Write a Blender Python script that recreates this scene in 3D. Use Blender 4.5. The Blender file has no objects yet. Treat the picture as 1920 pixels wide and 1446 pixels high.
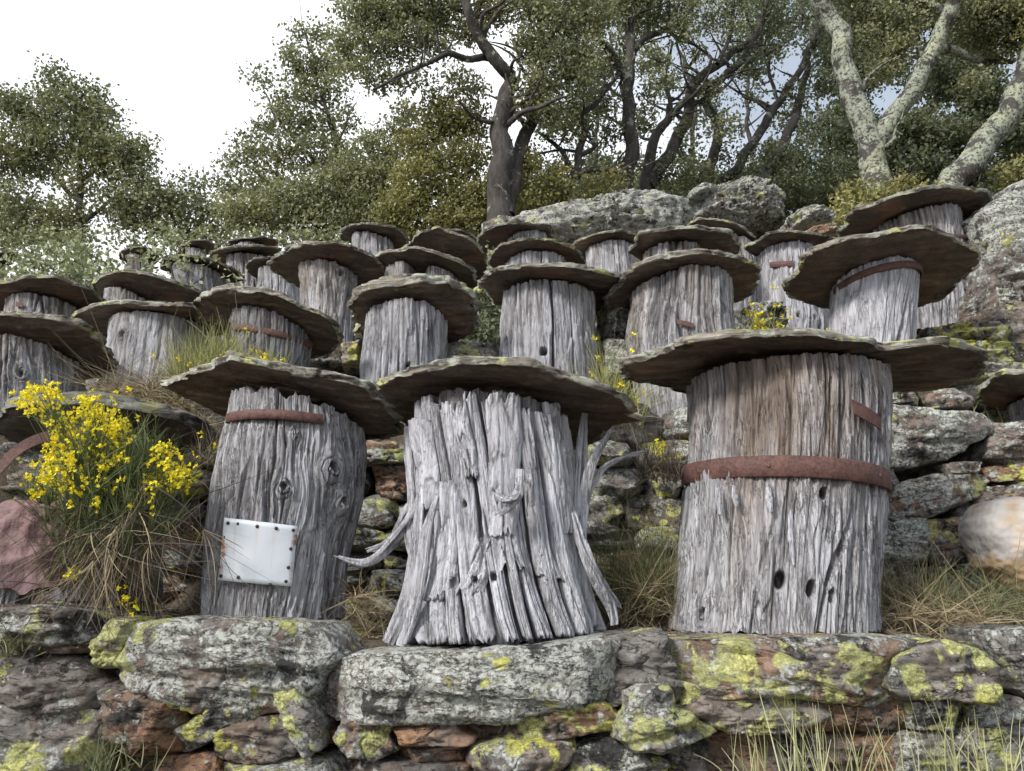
import bpy, math, random
import numpy as np
from mathutils import Vector, Matrix, Euler
random.seed(7)
RNG = np.random.default_rng(11)
PI = math.pi
SC = bpy.context.scene
COL = SC.collection
# ------------------------------------------------------------------ camera
EYE = 0.10
FPX = 1444.0
HORIZ = 1100.0
PITCH = math.atan((HORIZ - 723.0) / FPX)
cd = bpy.data.cameras.new('camera')
cam = bpy.data.objects.new('camera', cd)
COL.objects.link(cam)
cam.location = (0, 0, EYE)
cam.rotation_euler = (PI / 2 + PITCH, 0, 0)
cd.sensor_width = 36.0
cd.lens = FPX / 1920 * 36
cd.clip_start = 0.02
cd.clip_end = 500
SC.camera = cam
# ------------------------------------------------------------------ sky and sun
SUN = Vector((-0.62, -0.62, 0.62)).normalized()
w = bpy.data.worlds.new('World')
SC.world = w
w.use_nodes = True
nt = w.node_tree
nt.nodes.clear()
N = nt.nodes.new
sky = N('ShaderNodeTexSky'); sky.sky_type = 'NISHITA'; sky.sun_disc = False
sky.sun_elevation = math.asin(SUN.z); sky.sun_rotation = math.atan2(SUN.x, SUN.y)
sky.air_density = 1.6; sky.dust_density = .8
bg = N('ShaderNodeBackground'); bg.inputs[1].default_value = 0.10
out = N('ShaderNodeOutputWorld')
tc = N('ShaderNodeTexCoord')
mp = N('ShaderNodeMapping'); mp.inputs['Location'].default_value = (0.55, 0.0, 0.25)
nz = N('ShaderNodeTexNoise'); nz.inputs['Scale'].default_value = 1.3; nz.inputs['Detail'].default_value = 5; nz.inputs['Roughness'].default_value = 0.45
rp = N('ShaderNodeValToRGB')
rp.color_ramp.elements[0].position = 0.40; rp.color_ramp.elements[0].color = (0.30, 0.30, 0.30, 1)
rp.color_ramp.elements[1].position = 0.55; rp.color_ramp.elements[1].color = (1, 1, 1, 1)
mx = N('ShaderNodeMix'); mx.data_type = 'RGBA'
mx.inputs['B'].default_value = (11.4, 11.7, 12.4, 1)
L = nt.links.new
L(tc.outputs['Generated'], mp.inputs['Vector']); L(mp.outputs[0], nz.inputs['Vector'])
sxyz = N('ShaderNodeSeparateXYZ'); L(tc.outputs['Generated'], sxyz.inputs[0])
ma = N('ShaderNodeMath'); ma.operation = 'MULTIPLY_ADD'; ma.inputs[1].default_value = -0.42
L(sxyz.outputs[0], ma.inputs[0]); L(nz.outputs['Fac'], ma.inputs[2])
L(ma.outputs[0], rp.inputs[0]); L(rp.outputs[0], mx.inputs['Factor'])
L(sky.outputs[0], mx.inputs['A']); L(mx.outputs['Result'], bg.inputs[0]); L(bg.outputs[0], out.inputs[0])
sd = bpy.data.lights.new('sun', 'SUN'); sd.energy = 3.4; sd.angle = math.radians(12); sd.color = (1.0, 0.95, 0.87)
so = bpy.data.objects.new('sun', sd); COL.objects.link(so)
so.rotation_euler = SUN.to_track_quat('Z', 'Y').to_euler()
SC.view_settings.view_transform = 'Standard'
SC.view_settings.look = 'None'
SC.view_settings.gamma = 1
SC.view_settings.exposure = 0.26
SC.view_settings.use_curve_mapping = False
SC.render.engine = 'CYCLES'
SC.cycles.max_bounces = 6
SC.cycles.diffuse_bounces = 4
SC.cycles.transmission_bounces = 3
SC.cycles.use_denoising = True
try:
    SC.cycles.denoiser = 'OPENIMAGEDENOISE'
except Exception:
    pass

# ------------------------------------------------------------------ projection helpers (photograph pixels -> places at a known distance)
CP, SP = math.cos(PITCH), math.sin(PITCH)
def at(px, py, D):
    dx = (px - 960.0); dyu = (723.0 - py)
    d = (dx, FPX * CP - dyu * SP, FPX * SP + dyu * CP)
    t = D / d[1]
    return np.array((d[0] * t, D, EYE + d[2] * t))
def mpp(px, py, D):                                  # metres per pixel there
    p = at(px, py, D)
    return (p[1] * CP + (p[2] - EYE) * SP) / FPX
def proj(p):
    f = p[1] * CP + (p[2] - EYE) * SP
    u = -p[1] * SP + (p[2] - EYE) * CP
    return 960 + FPX * p[0] / f, 723 - FPX * u / f

# ------------------------------------------------------------------ noise
_P = np.random.default_rng(5).permutation(256).astype(np.int32)
_P = np.concatenate([_P, _P, _P])
_G = np.random.default_rng(6).normal(size=(256, 3)).astype(np.float32)
_G /= np.linalg.norm(_G, axis=1, keepdims=True)
def perlin(x, y, z, seed=0):
    x = np.asarray(x, np.float32) + seed * 17.31; y = np.asarray(y, np.float32) + seed * 7.77; z = np.asarray(z, np.float32) + seed * 3.13
    x, y, z = np.broadcast_arrays(x, y, z)
    xi = np.floor(x); yi = np.floor(y); zi = np.floor(z)
    xf = x - xi; yf = y - yi; zf = z - zi
    xi = xi.astype(np.int32) & 255; yi = yi.astype(np.int32) & 255; zi = zi.astype(np.int32) & 255
    u = xf * xf * xf * (xf * (xf * 6 - 15) + 10); v = yf * yf * yf * (yf * (yf * 6 - 15) + 10); q = zf * zf * zf * (zf * (zf * 6 - 15) + 10)
    def g(a, b, c):
        h = _P[_P[_P[(xi + a) & 255] + ((yi + b) & 255)] + ((zi + c) & 255)]
        gr = _G[h]
        return gr[..., 0] * (xf - a) + gr[..., 1] * (yf - b) + gr[..., 2] * (zf - c)
    n00 = g(0, 0, 0) * (1 - u) + g(1, 0, 0) * u
    n10 = g(0, 1, 0) * (1 - u) + g(1, 1, 0) * u
    n01 = g(0, 0, 1) * (1 - u) + g(1, 0, 1) * u
    n11 = g(0, 1, 1) * (1 - u) + g(1, 1, 1) * u
    return (n00 * (1 - v) + n10 * v) * (1 - q) + (n01 * (1 - v) + n11 * v) * q * 1.0
def fbm(x, y, z, o=4, seed=0, rough=0.5):
    a, s, f = 1.0, 0.0, 1.0
    for k in range(o):
        s = s + a * perlin(x * f, y * f, z * f, seed + k * 5)
        a *= rough; f *= 2.03
    return s
def sstep(a, b, x):
    t = np.clip((x - a) / (b - a), 0, 1)
    return t * t * (3 - 2 * t)

# ------------------------------------------------------------------ object helpers
def tag(o, label=None, cat=None, group=None, kind=None):
    if label: o['label'] = label
    if cat: o['category'] = cat
    if group: o['group'] = group
    if kind: o['kind'] = kind
    return o
def empty(name, loc):
    o = bpy.data.objects.new(name, None); COL.objects.link(o); o.location = loc
    o.empty_display_size = 0.05
    return o
def wloc(o):
    p = np.array(o.location)
    while o.parent: o = o.parent; p = p + np.array(o.location)
    return p
def mk(name, V, F, mat, parent=None, origin=None, smooth=True, attrs=None):
    """V world coordinates (n,3); F (m,3|4) array or a list of arrays; origin becomes the object's place"""
    V = np.asarray(V, np.float32)
    if origin is None: origin = V.mean(0)
    origin = np.asarray(origin, np.float64)
    Fs = F if isinstance(F, list) else [F]
    Fs = [np.asarray(f, np.int32) for f in Fs if len(f)]
    me = bpy.data.meshes.new(name)
    me.vertices.add(len(V)); me.vertices.foreach_set('co', (V - origin.astype(np.float32)).ravel())
    nl = sum(f.size for f in Fs); nf = sum(len(f) for f in Fs)
    me.loops.add(nl); me.loops.foreach_set('vertex_index', np.concatenate([f.ravel() for f in Fs]))
    tot = np.concatenate([np.full(len(f), f.shape[1], np.int32) for f in Fs])
    st = np.concatenate([[0], np.cumsum(tot)[:-1]]).astype(np.int32)
    me.polygons.add(nf); me.polygons.foreach_set('loop_start', st); me.polygons.foreach_set('loop_total', tot)
    me.polygons.foreach_set('use_smooth', np.full(nf, smooth))
    me.update(calc_edges=True)
    if attrs:
        for k, a in attrs.items():
            at_ = me.attributes.new(k, 'FLOAT', 'POINT'); at_.data.foreach_set('value', np.asarray(a, np.float32).ravel())
    if mat: me.materials.append(mat)
    o = bpy.data.objects.new(name, me); COL.objects.link(o)
    if parent:
        o.parent = parent; o.location = origin - wloc(parent)
    else:
        o.location = origin
    return o
def grid_faces(n, m, wrap=False):                     # n rows, m columns
    c = m if wrap else m - 1
    i, j = np.meshgrid(np.arange(n - 1), np.arange(c), indexing='ij')
    j2 = (j + 1) % m
    return np.stack([i * m + j, i * m + j2, (i + 1) * m + j2, (i + 1) * m + j], -1).reshape(-1, 4)
class Acc:
    def __init__(s): s.V = []; s.F4 = []; s.F3 = []; s.n = 0; s.A = []
    def add(s, V, F, a=None):
        V = np.asarray(V, np.float32).reshape(-1, 3); F = np.asarray(F, np.int64)
        (s.F4 if F.shape[1] == 4 else s.F3).append(F + s.n); s.V.append(V); s.n += len(V)
        s.A.append(np.full(len(V), 0.0 if a is None else a, np.float32) if np.isscalar(a) or a is None else np.asarray(a, np.float32).ravel())
    def build(s, name, mat, parent=None, origin=None, smooth=True, attr='tone'):
        Fs = []
        if s.F4: Fs.append(np.concatenate(s.F4))
        if s.F3: Fs.append(np.concatenate(s.F3))
        return mk(name, np.concatenate(s.V), Fs, mat, parent, origin, smooth, {attr: np.concatenate(s.A)})
def frames(P):
    T = np.gradient(P, axis=0); T /= np.linalg.norm(T, axis=1, keepdims=True) + 1e-9
    A = np.array((0.13, 0.97, 0.2)); X = np.cross(T, A); X /= np.linalg.norm(X, axis=1, keepdims=True) + 1e-9
    Y = np.cross(T, X)
    return T, X, Y
def smooth_path(P, R, n):
    P = np.asarray(P, float); R = np.asarray(R, float)
    t = np.linspace(0, len(P) - 1, n)
    i = np.clip(t.astype(int), 0, len(P) - 2); f = (t - i)[:, None]
    g = lambda k: P[np.clip(k, 0, len(P) - 1)]
    p0, p1, p2, p3 = g(i - 1), g(i), g(i + 1), g(i + 2)
    Q = 0.5 * ((2 * p1) + (-p0 + p2) * f + (2 * p0 - 5 * p1 + 4 * p2 - p3) * f ** 2 + (-p0 + 3 * p1 - 3 * p2 + p3) * f ** 3)
    return Q, np.interp(t, np.arange(len(R)), R)
def tube(P, R, sides=8, flat=1.0, rough=0.0, seed=0, cap=True):
    n = len(P); T, X, Y = frames(P)
    a = np.linspace(0, 2 * PI, sides, endpoint=False)
    rr = R[:, None] * np.ones(sides)
    V = P[:, None, :] + X[:, None, :] * (np.cos(a)[None, :, None] * rr[..., None]) + Y[:, None, :] * (np.sin(a)[None, :, None] * rr[..., None] * flat)
    if rough:
        f = 1.6 / max(R.max(), 1e-4)
        nn = fbm(V[..., 0] * f, V[..., 1] * f, V[..., 2] * f * .5, 3, seed)
        V = V + (V - P[:, None, :]) * (nn * rough)[..., None]
    V = V.reshape(-1, 3); F = grid_faces(n, sides, True)
    return V, F

# ------------------------------------------------------------------ materials
def mat(name):
    m = bpy.data.materials.new(name); m.use_nodes = True
    t = m.node_tree; b = t.nodes['Principled BSDF']
    return m, t, b
class NB:
    def __init__(s, t): s.t = t
    def n(s, ty, **k):
        x = s.t.nodes.new('ShaderNode' + ty)
        for a, v in k.items(): setattr(x, a, v)
        return x
    def L(s, a, b): s.t.links.new(a, b)
    def pos(s): return s.n('NewGeometry').outputs['Position']
    def mapv(s, v, scale=(1, 1, 1), loc=(0, 0, 0), rot=(0, 0, 0)):
        m = s.n('Mapping'); s.L(v, m.inputs['Vector'])
        m.inputs['Scale'].default_value = scale; m.inputs['Location'].default_value = loc; m.inputs['Rotation'].default_value = rot
        return m.outputs[0]
    def noise(s, v, scale, detail=4, rough=0.5, dist=0.0, out='Fac'):
        x = s.n('TexNoise'); s.L(v, x.inputs['Vector'])
        x.inputs['Scale'].default_value = scale; x.inputs['Detail'].default_value = detail; x.inputs['Roughness'].default_value = rough; x.inputs['Distortion'].default_value = dist
        return x.outputs[out]
    def vor(s, v, scale, feat='F1', out='Distance', rnd=1.0):
        x = s.n('TexVoronoi', feature=feat); s.L(v, x.inputs['Vector']); x.inputs['Scale'].default_value = scale
        x.inputs['Randomness'].default_value = rnd
        return x.outputs[out]
    def ramp(s, v, a, b, c0=(0, 0, 0, 1), c1=(1, 1, 1, 1), stops=None, interp='LINEAR'):
        r = s.n('ValToRGB'); s.L(v, r.inputs[0]); e = r.color_ramp.elements; r.color_ramp.interpolation = interp
        e[0].position = a; e[0].color = c0; e[1].position = b; e[1].color = c1
        for p, c in (stops or []):
            q = e.new(p); q.color = c
        return r.outputs[0]
    def mix(s, f, a, b, mode='MIX'):
        m = s.n('Mix', data_type='RGBA', blend_type=mode)
        for k, v in (('Factor', f), ('A', a), ('B', b)):
            if hasattr(v, 'links') or hasattr(v, 'is_linked'): s.L(v, m.inputs[k])
            elif k == 'Factor': m.inputs[k].default_value = v
            else: m.inputs[k].default_value = (*v, 1) if len(v) == 3 else v
        return m.outputs['Result']
    def math(s, op, a, b=0.0, c=0.0, clamp=False):
        m = s.n('Math', operation=op, use_clamp=clamp)
        for i, v in enumerate((a, b, c)):
            if hasattr(v, 'is_linked'): s.L(v, m.inputs[i])
            else: m.inputs[i].default_value = v
        return m.outputs[0]
    def attr(s, name, ty='GEOMETRY'):
        a = s.n('Attribute', attribute_type=ty); a.attribute_name = name
        return a.outputs['Fac']
    def mr(s, v, a, b, c=0.0, d=1.0):
        m = s.n('MapRange'); s.L(v, m.inputs[0])
        for i, q in enumerate((a, b, c, d)):
            if hasattr(q, 'is_linked'): s.L(q, m.inputs[i + 1])
            else: m.inputs[i + 1].default_value = q
        return m.outputs[0]
    def bump(s, h, strength, dist, nrm=None):
        b = s.n('Bump'); s.L(h, b.inputs['Height']); b.inputs['Strength'].default_value = strength; b.inputs['Distance'].default_value = dist
        if nrm is not None: s.L(nrm, b.inputs['Normal'])
        return b.outputs[0]
def rock_mat(name='lichened_schist', lichen=True, scale=1.0):
    m, t, b = mat(name); q = NB(t)
    p = q.pos()
    rnd = q.n('ObjectInfo').outputs['Random']
    off = q.n('CombineXYZ'); q.L(rnd, off.inputs[0]); q.L(q.math('MULTIPLY', rnd, 3.7), off.inputs[1])
    va = q.n('VectorMath', operation='ADD'); q.L(p, va.inputs[0])
    vs = q.n('VectorMath', operation='SCALE'); q.L(off.outputs[0], vs.inputs[0]); vs.inputs['Scale'].default_value = 7.0
    q.L(vs.outputs[0], va.inputs[1]); P = va.outputs[0]
    warp = q.noise(P, 9, 3, .5, 0, 'Color')
    wv = q.n('VectorMath', operation='SCALE'); q.L(warp, wv.inputs[0]); wv.inputs['Scale'].default_value = 0.05
    pw = q.n('VectorMath', operation='ADD'); q.L(P, pw.inputs[0]); q.L(wv.outputs[0], pw.inputs[1]); PW = pw.outputs[0]
    strat = q.noise(q.mapv(PW, (5, 5, 46), rot=(0.05, 0.12, 0)), 1.0, 5, .6)
    mot = q.noise(P, 55, 8, .75)
    base = q.ramp(strat, .28, .72, (.050, .045, .042, 1), (.25, .235, .215, 1), [(.5, (.115, .105, .098, 1))])
    base = q.mix(q.mr(mot, .40, .56, 0, .8), base, q.mix(q.mr(q.noise(P, 21, 6, .7), .4, .6), (.27, .26, .24), (.09, .08, .072)))
    big = q.noise(PW, 5, 4, .55)
    rust = q.attr('rust', 'OBJECT')
    rmask = q.math('MULTIPLY', q.mr(big, .40, .56, 0, .95), rust, clamp=True)
    base = q.mix(rmask, base, q.mix(q.mr(mot, .35, .65), (.10, .052, .03), (.38, .22, .13)))
    tone = q.mr(rnd, 0, 1, .85, 1.45)
    tv = q.n('VectorMath', operation='SCALE'); q.L(base, tv.inputs[0]); q.L(tone, tv.inputs['Scale']); base = tv.outputs[0]
    hsum = strat
    if lichen:
        wa = q.attr('white', 'OBJECT'); ya = q.attr('yellow', 'OBJECT')
        nw = q.noise(PW, 13, 10, .72, .3)
        thr = q.mr(wa, 0, 1, .62, .40)
        wm = q.mr(q.math('SUBTRACT', nw, thr), 0.0, .04)
        wc = q.mix(q.mr(q.noise(P, 130, 6, .75), .3, .7), (.26, .27, .245), (.66, .68, .63))
        crust = q.noise(P, 95, 6, .78)
        wm = q.math('MULTIPLY', wm, q.mr(crust, .41, .48), clamp=True)
        base = q.mix(wm, base, wc)
        sp = q.mr(q.vor(PW, 42), .16, .22, 1, 0)
        sp = q.math('MULTIPLY', sp, q.mr(q.noise(P, 9, 3), .44, .52), clamp=True)
        sp = q.math('MULTIPLY', sp, q.mr(wa, 0, .4), clamp=True)
        base = q.mix(sp, base, q.mix(crust, (.38, .39, .36), (.55, .56, .55)))
        bl = q.mr(q.noise(PW, 9, 8, .70, .2), .555, .60)
        base = q.mix(q.math('MULTIPLY', bl, q.mr(crust, .35, .5, .5, .95)), base, (.022, .022, .024))
        fis = q.mr(q.math('ABSOLUTE', q.math('SUBTRACT', q.noise(q.mapv(PW, (6, 6, 22), rot=(0, .2, 0)), 1, 6, .65), .5)), 0, .012, 1, 0)
        base = q.mix(q.math('MULTIPLY', fis, .85), base, (.018, .016, .015))
        ny = q.noise(PW, 7.5, 10, .66)
        ysel = q.mr(q.math('SUBTRACT', ny, q.mr(ya, 0, 1, .64, .445)), 0.0, .018)
        v1 = q.vor(PW, 26, 'SMOOTH_F1'); yround = q.mr(v1, .42, .50, 1, 0)
        edge = q.vor(PW, 120, 'DISTANCE_TO_EDGE'); ycell = q.mr(edge, .01, .10, .55, 1)
        ym = q.math('MULTIPLY', q.math('MULTIPLY', ysel, yround), ycell, clamp=True)
        ym = q.math('MULTIPLY', ym, q.mr(q.noise(P, 70, 6, .75), .36, .46), clamp=True)
        yc = q.mix(q.mr(q.noise(P, 30, 6, .7), .3, .7), (.42, .44, .18), (.72, .73, .30))
        yc = q.mix(q.mr(q.noise(P, 3, 2), .5, .65), yc, (.68, .66, .13))
        base = q.mix(ym, base, yc)
        hsum = q.math('SUBTRACT', q.math('ADD', q.math('ADD', strat, q.math('MULTIPLY', ym, .25)), q.math('MULTIPLY', wm, .35)), q.math('MULTIPLY', fis, .8))
    q.L(base, b.inputs['Base Color'])
    b.inputs['Roughness'].default_value = .82; b.inputs['Specular IOR Level'].default_value = .35
    fine = q.noise(P, 60, 8, .75)
    n1 = q.bump(hsum, .8, .012); n2 = q.bump(fine, .9, .008, n1)
    q.L(n2, b.inputs['Normal'])
    return m
def wood_mat(name='weathered_wood'):
    m, t, b = mat(name); q = NB(t)
    p = q.pos()
    rnd = q.n('ObjectInfo').outputs['Random']
    warp = q.noise(p, 6, 3, .5, 0, 'Color')
    wv = q.n('VectorMath', operation='SCALE'); q.L(warp, wv.inputs[0]); wv.inputs['Scale'].default_value = 0.03
    pw = q.n('VectorMath', operation='ADD'); q.L(p, pw.inputs[0]); q.L(wv.outputs[0], pw.inputs[1]); PW = pw.outputs[0]
    s1 = q.noise(q.mapv(PW, (55, 55, 2.6)), 1, 6, .65)
    s2 = q.noise(q.mapv(PW, (190, 190, 9)), 1, 5, .6)
    s0 = q.noise(q.mapv(PW, (24, 24, 1.6)), 1, 5, .6)
    c = q.ramp(s1, .28, .72, (.135, .13, .135, 1), (.68, .69, .745, 1), [(.42, (.32, .315, .34, 1)), (.56, (.52, .525, .57, 1))])
    c = q.mix(q.mr(s0, .35, .62, .5, 0), c, (.17, .155, .145))
    c = q.mix(q.mr(q.noise(p, 4.5, 4, .6), .52, .66, 0, .45), c, q.mix(s1, (.10, .095, .095), (.36, .34, .33)))
    c = q.mix(q.mr(s2, .34, .66, 0, .55), c, (.60, .60, .63))
    k1 = q.mr(q.math('ABSOLUTE', q.math('SUBTRACT', s1, .47)), 0, .020, 1, 0)
    k2 = q.mr(q.math('ABSOLUTE', q.math('SUBTRACT', s2, .47)), 0, .035, .8, 0)
    kk = q.math('MULTIPLY', q.math('MAXIMUM', k1, k2), q.mr(q.noise(p, 16, 4, .6), .40, .62, .15, .85), clamp=True)
    kk = q.math('MULTIPLY', kk, q.mr(q.attr('pale', 'OBJECT'), 0, 1, 1, .45))
    c = q.mix(kk, c, (.09, .08, .078))
    br = q.attr('brown', 'OBJECT')
    bm = q.noise(q.mapv(PW, (9, 9, 1.6)), 1, 4, .6)
    top = q.attr('top')
    bmm = q.math('MULTIPLY', q.mr(q.math('ADD', bm, q.math('MULTIPLY', top, .20)), .54, .80), br, clamp=True)
    c = q.mix(bmm, c, q.mix(q.mr(s1, .3, .7), (.10, .068, .045), (.33, .25, .185)))
    dk = q.attr('dark', 'OBJECT')
    pl_ = q.attr('pale', 'OBJECT')
    c = q.mix(q.math('MULTIPLY', pl_, .5), c, (.58, .59, .66))
    c = q.mix(q.math('MULTIPLY', dk, .72), c, (.07, .066, .08))
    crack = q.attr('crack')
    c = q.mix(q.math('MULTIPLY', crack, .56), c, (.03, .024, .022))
    lum = q.mr(q.attr('tone'), -1, 1, .72, 1.2)
    sc = q.n('VectorMath', operation='SCALE'); q.L(c, sc.inputs[0]); q.L(lum, sc.inputs['Scale'])
    q.L(sc.outputs[0], b.inputs['Base Color'])
    b.inputs['Roughness'].default_value = .75; b.inputs['Specular IOR Level'].default_value = .3
    n1 = q.bump(q.math('SUBTRACT', s1, q.math('MULTIPLY', kk, .4)), .9, .009); n2 = q.bump(s2, .9, .003, n1)
    chk = q.vor(q.mapv(PW, (60, 60, 22)), 1, 'DISTANCE_TO_EDGE')
    n3 = q.bump(q.mr(chk, 0, .08), .25, .002, n2)
    q.L(n3, b.inputs['Normal'])
    return m
def slate_mat(name='slate'):
    m, t, b = mat(name); q = NB(t)
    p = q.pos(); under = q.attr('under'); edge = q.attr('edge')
    lay = q.noise(q.mapv(p, (4, 4, 90)), 1, 5, .6)
    mid = q.noise(p, 7, 6, .6, .4); fine = q.noise(p, 70, 5, .65)
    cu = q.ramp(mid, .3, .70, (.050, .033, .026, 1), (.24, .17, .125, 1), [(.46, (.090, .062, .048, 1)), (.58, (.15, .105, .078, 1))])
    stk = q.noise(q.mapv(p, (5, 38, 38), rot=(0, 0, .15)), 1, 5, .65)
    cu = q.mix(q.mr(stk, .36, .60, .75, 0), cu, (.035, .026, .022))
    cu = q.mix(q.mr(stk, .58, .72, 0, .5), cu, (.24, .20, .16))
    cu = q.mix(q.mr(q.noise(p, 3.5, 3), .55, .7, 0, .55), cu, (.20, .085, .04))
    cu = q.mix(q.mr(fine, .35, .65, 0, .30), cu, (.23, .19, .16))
    ce = q.ramp(lay, .38, .62, (.045, .038, .032, 1), (.33, .30, .26, 1))
    ce = q.mix(q.mr(q.noise(p, 13, 7, .7), .50, .58, 0, .85), ce, (.42, .44, .38))
    ce = q.mix(q.mr(q.noise(q.mapv(p, (1, 1, 1), loc=(4, 4, 4)), 9, 7, .7), .56, .60, 0, .8), ce, (.50, .52, .20))
    ct = q.mix(q.mr(q.noise(p, 14, 7, .7), .45, .6), (.15, .145, .135), (.48, .49, .45))
    y = q.mr(q.noise(p, 9, 6, .65), .56, .62)
    ct = q.mix(q.math('MULTIPLY', y, .8), ct, (.52, .53, .17))
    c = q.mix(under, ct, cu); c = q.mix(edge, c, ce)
    dk = q.attr('dark', 'OBJECT')
    c = q.mix(q.math('MULTIPLY', dk, .7), c, (.05, .048, .05))
    q.L(c, b.inputs['Base Color']); b.inputs['Roughness'].default_value = .7; b.inputs['Specular IOR Level'].default_value = .35
    n1 = q.bump(q.math('ADD', lay, stk), .7, .006); n2 = q.bump(mid, .6, .012, n1); n3 = q.bump(fine, .5, .002, n2)
    q.L(n3, b.inputs['Normal'])
    return m
def rust_mat(name='rusty_iron', pink=0.0):
    m, t, b = mat(name); q = NB(t); p = q.pos()
    n = q.noise(p, 38, 6, .7); n2 = q.noise(p, 160, 4, .6)
    c = q.ramp(n, .3, .7, (.045, .021, .018, 1), (.15, .070, .056, 1), [(.5, (.085, .039, .034, 1))])
    c = q.mix(q.mr(n2, .4, .62, 0, .35), c, (.20, .12, .10))
    if pink: c = q.mix(q.mr(q.noise(p, 9, 5, .6), .35, .65, pink * .5, pink * 1.5), c, (.30, .20, .21))
    q.L(c, b.inputs['Base Color']); b.inputs['Roughness'].default_value = .72; b.inputs['Specular IOR Level'].default_value = .4
    nn_ = q.bump(n, .4, .003)
    if pink: nn_ = q.bump(q.vor(q.mapv(p, (26, 26, 20)), 1, 'SMOOTH_F1'), .9, .016, q.bump(q.noise(p, 16, 5, .6), .8, .02))
    q.L(q.bump(n2, .6, .0015, nn_), b.inputs['Normal'])
    return m
def bark_mat(name, lichen=0.0):
    m, t, b = mat(name); q = NB(t); p = q.pos()
    n = q.noise(q.mapv(p, (16, 16, 5)), 1, 6, .65)
    c = q.ramp(n, .3, .7, (.018, .016, .015, 1), (.085, .075, .067, 1))
    big = q.noise(p, 5, 7, .7, .3)
    th = .62 - .17 * lichen
    lm = q.mr(big, th, th + .04)
    lc = q.mix(q.noise(p, 26, 5, .7), (.16, .18, .145), (.42, .45, .35))
    lc = q.mix(q.mr(q.noise(p, 2.2, 3), .5, .62, 0, .4), lc, (.40, .41, .25))
    lm = q.math('MULTIPLY', lm, q.mr(q.noise(p, 30, 5, .75), .40, .50), clamp=True)
    c = q.mix(lm, c, lc)
    q.L(c, b.inputs['Base Color']); b.inputs['Roughness'].default_value = .9
    q.L(q.bump(lm, .5, .02, q.bump(n, .9, .03)), b.inputs['Normal'])
    return m
def leaf_mat(name, dark, light, trans=.28, warm=(.22, .17, .05), gloss=.4):
    m, t, b = mat(name); q = NB(t)
    tone = q.attr('tone')
    c = q.mix(q.mr(tone, 0, 1), dark, light)
    c = q.mix(q.mr(q.noise(q.pos(), .9, 3), .52, .68, 0, .45), c, warm)
    back = q.n('NewGeometry').outputs['Backfacing']
    c2 = q.mix(q.math('MULTIPLY', back, .35), c, (.20, .21, .17))
    q.L(c2, b.inputs['Base Color']); b.inputs['Roughness'].default_value = .48; b.inputs['Specular IOR Level'].default_value = gloss
    tr = q.n('BsdfTranslucent'); q.L(q.mix(.5, c, (.20, .24, .03)), tr.inputs['Color'])
    ms = q.n('MixShader'); ms.inputs[0].default_value = trans
    q.L(b.outputs[0], ms.inputs[1]); q.L(tr.outputs[0], ms.inputs[2])
    q.L(ms.outputs[0], t.nodes['Material Output'].inputs['Surface'])
    return m
def strand_mat(name, a, b_, trans=.15):
    m, t, b = mat(name); q = NB(t)
    c = q.mix(q.mr(q.attr('tone'), 0, 1), a, b_)
    q.L(c, b.inputs['Base Color']); b.inputs['Roughness'].default_value = .6; b.inputs['Specular IOR Level'].default_value = .3
    tr = q.n('BsdfTranslucent'); q.L(c, tr.inputs['Color'])
    ms = q.n('MixShader'); ms.inputs[0].default_value = trans
    q.L(b.outputs[0], ms.inputs[1]); q.L(tr.outputs[0], ms.inputs[2])
    q.L(ms.outputs[0], t.nodes['Material Output'].inputs['Surface'])
    return m
def ground_mat():
    m, t, b = mat('hillside_soil'); q = NB(t); p = q.pos()
    n = q.noise(p, 10, 7, .65); f = q.noise(p, 90, 5, .7)
    c = q.ramp(n, .3, .7, (.030, .022, .016, 1), (.125, .10, .07, 1), [(.5, (.065, .05, .036, 1))])
    c = q.mix(q.mr(f, .45, .65, 0, .7), c, (.17, .14, .095))
    c = q.mix(q.mr(q.noise(p, 4, 6, .7), .54, .62, 0, .8), c, q.mix(q.noise(p, 55, 5), (.05, .07, .02), (.12, .14, .045)))
    v = q.vor(p, 22); st = q.mr(v, .20, .26, 1, 0)
    c = q.mix(q.math('MULTIPLY', st, q.mr(q.noise(p, 6), .5, .6), clamp=True), c, (.24, .23, .21))
    q.L(c, b.inputs['Base Color']); b.inputs['Roughness'].default_value = .95
    q.L(q.bump(f, .9, .01, q.bump(n, .8, .03)), b.inputs['Normal'])
    return m
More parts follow.
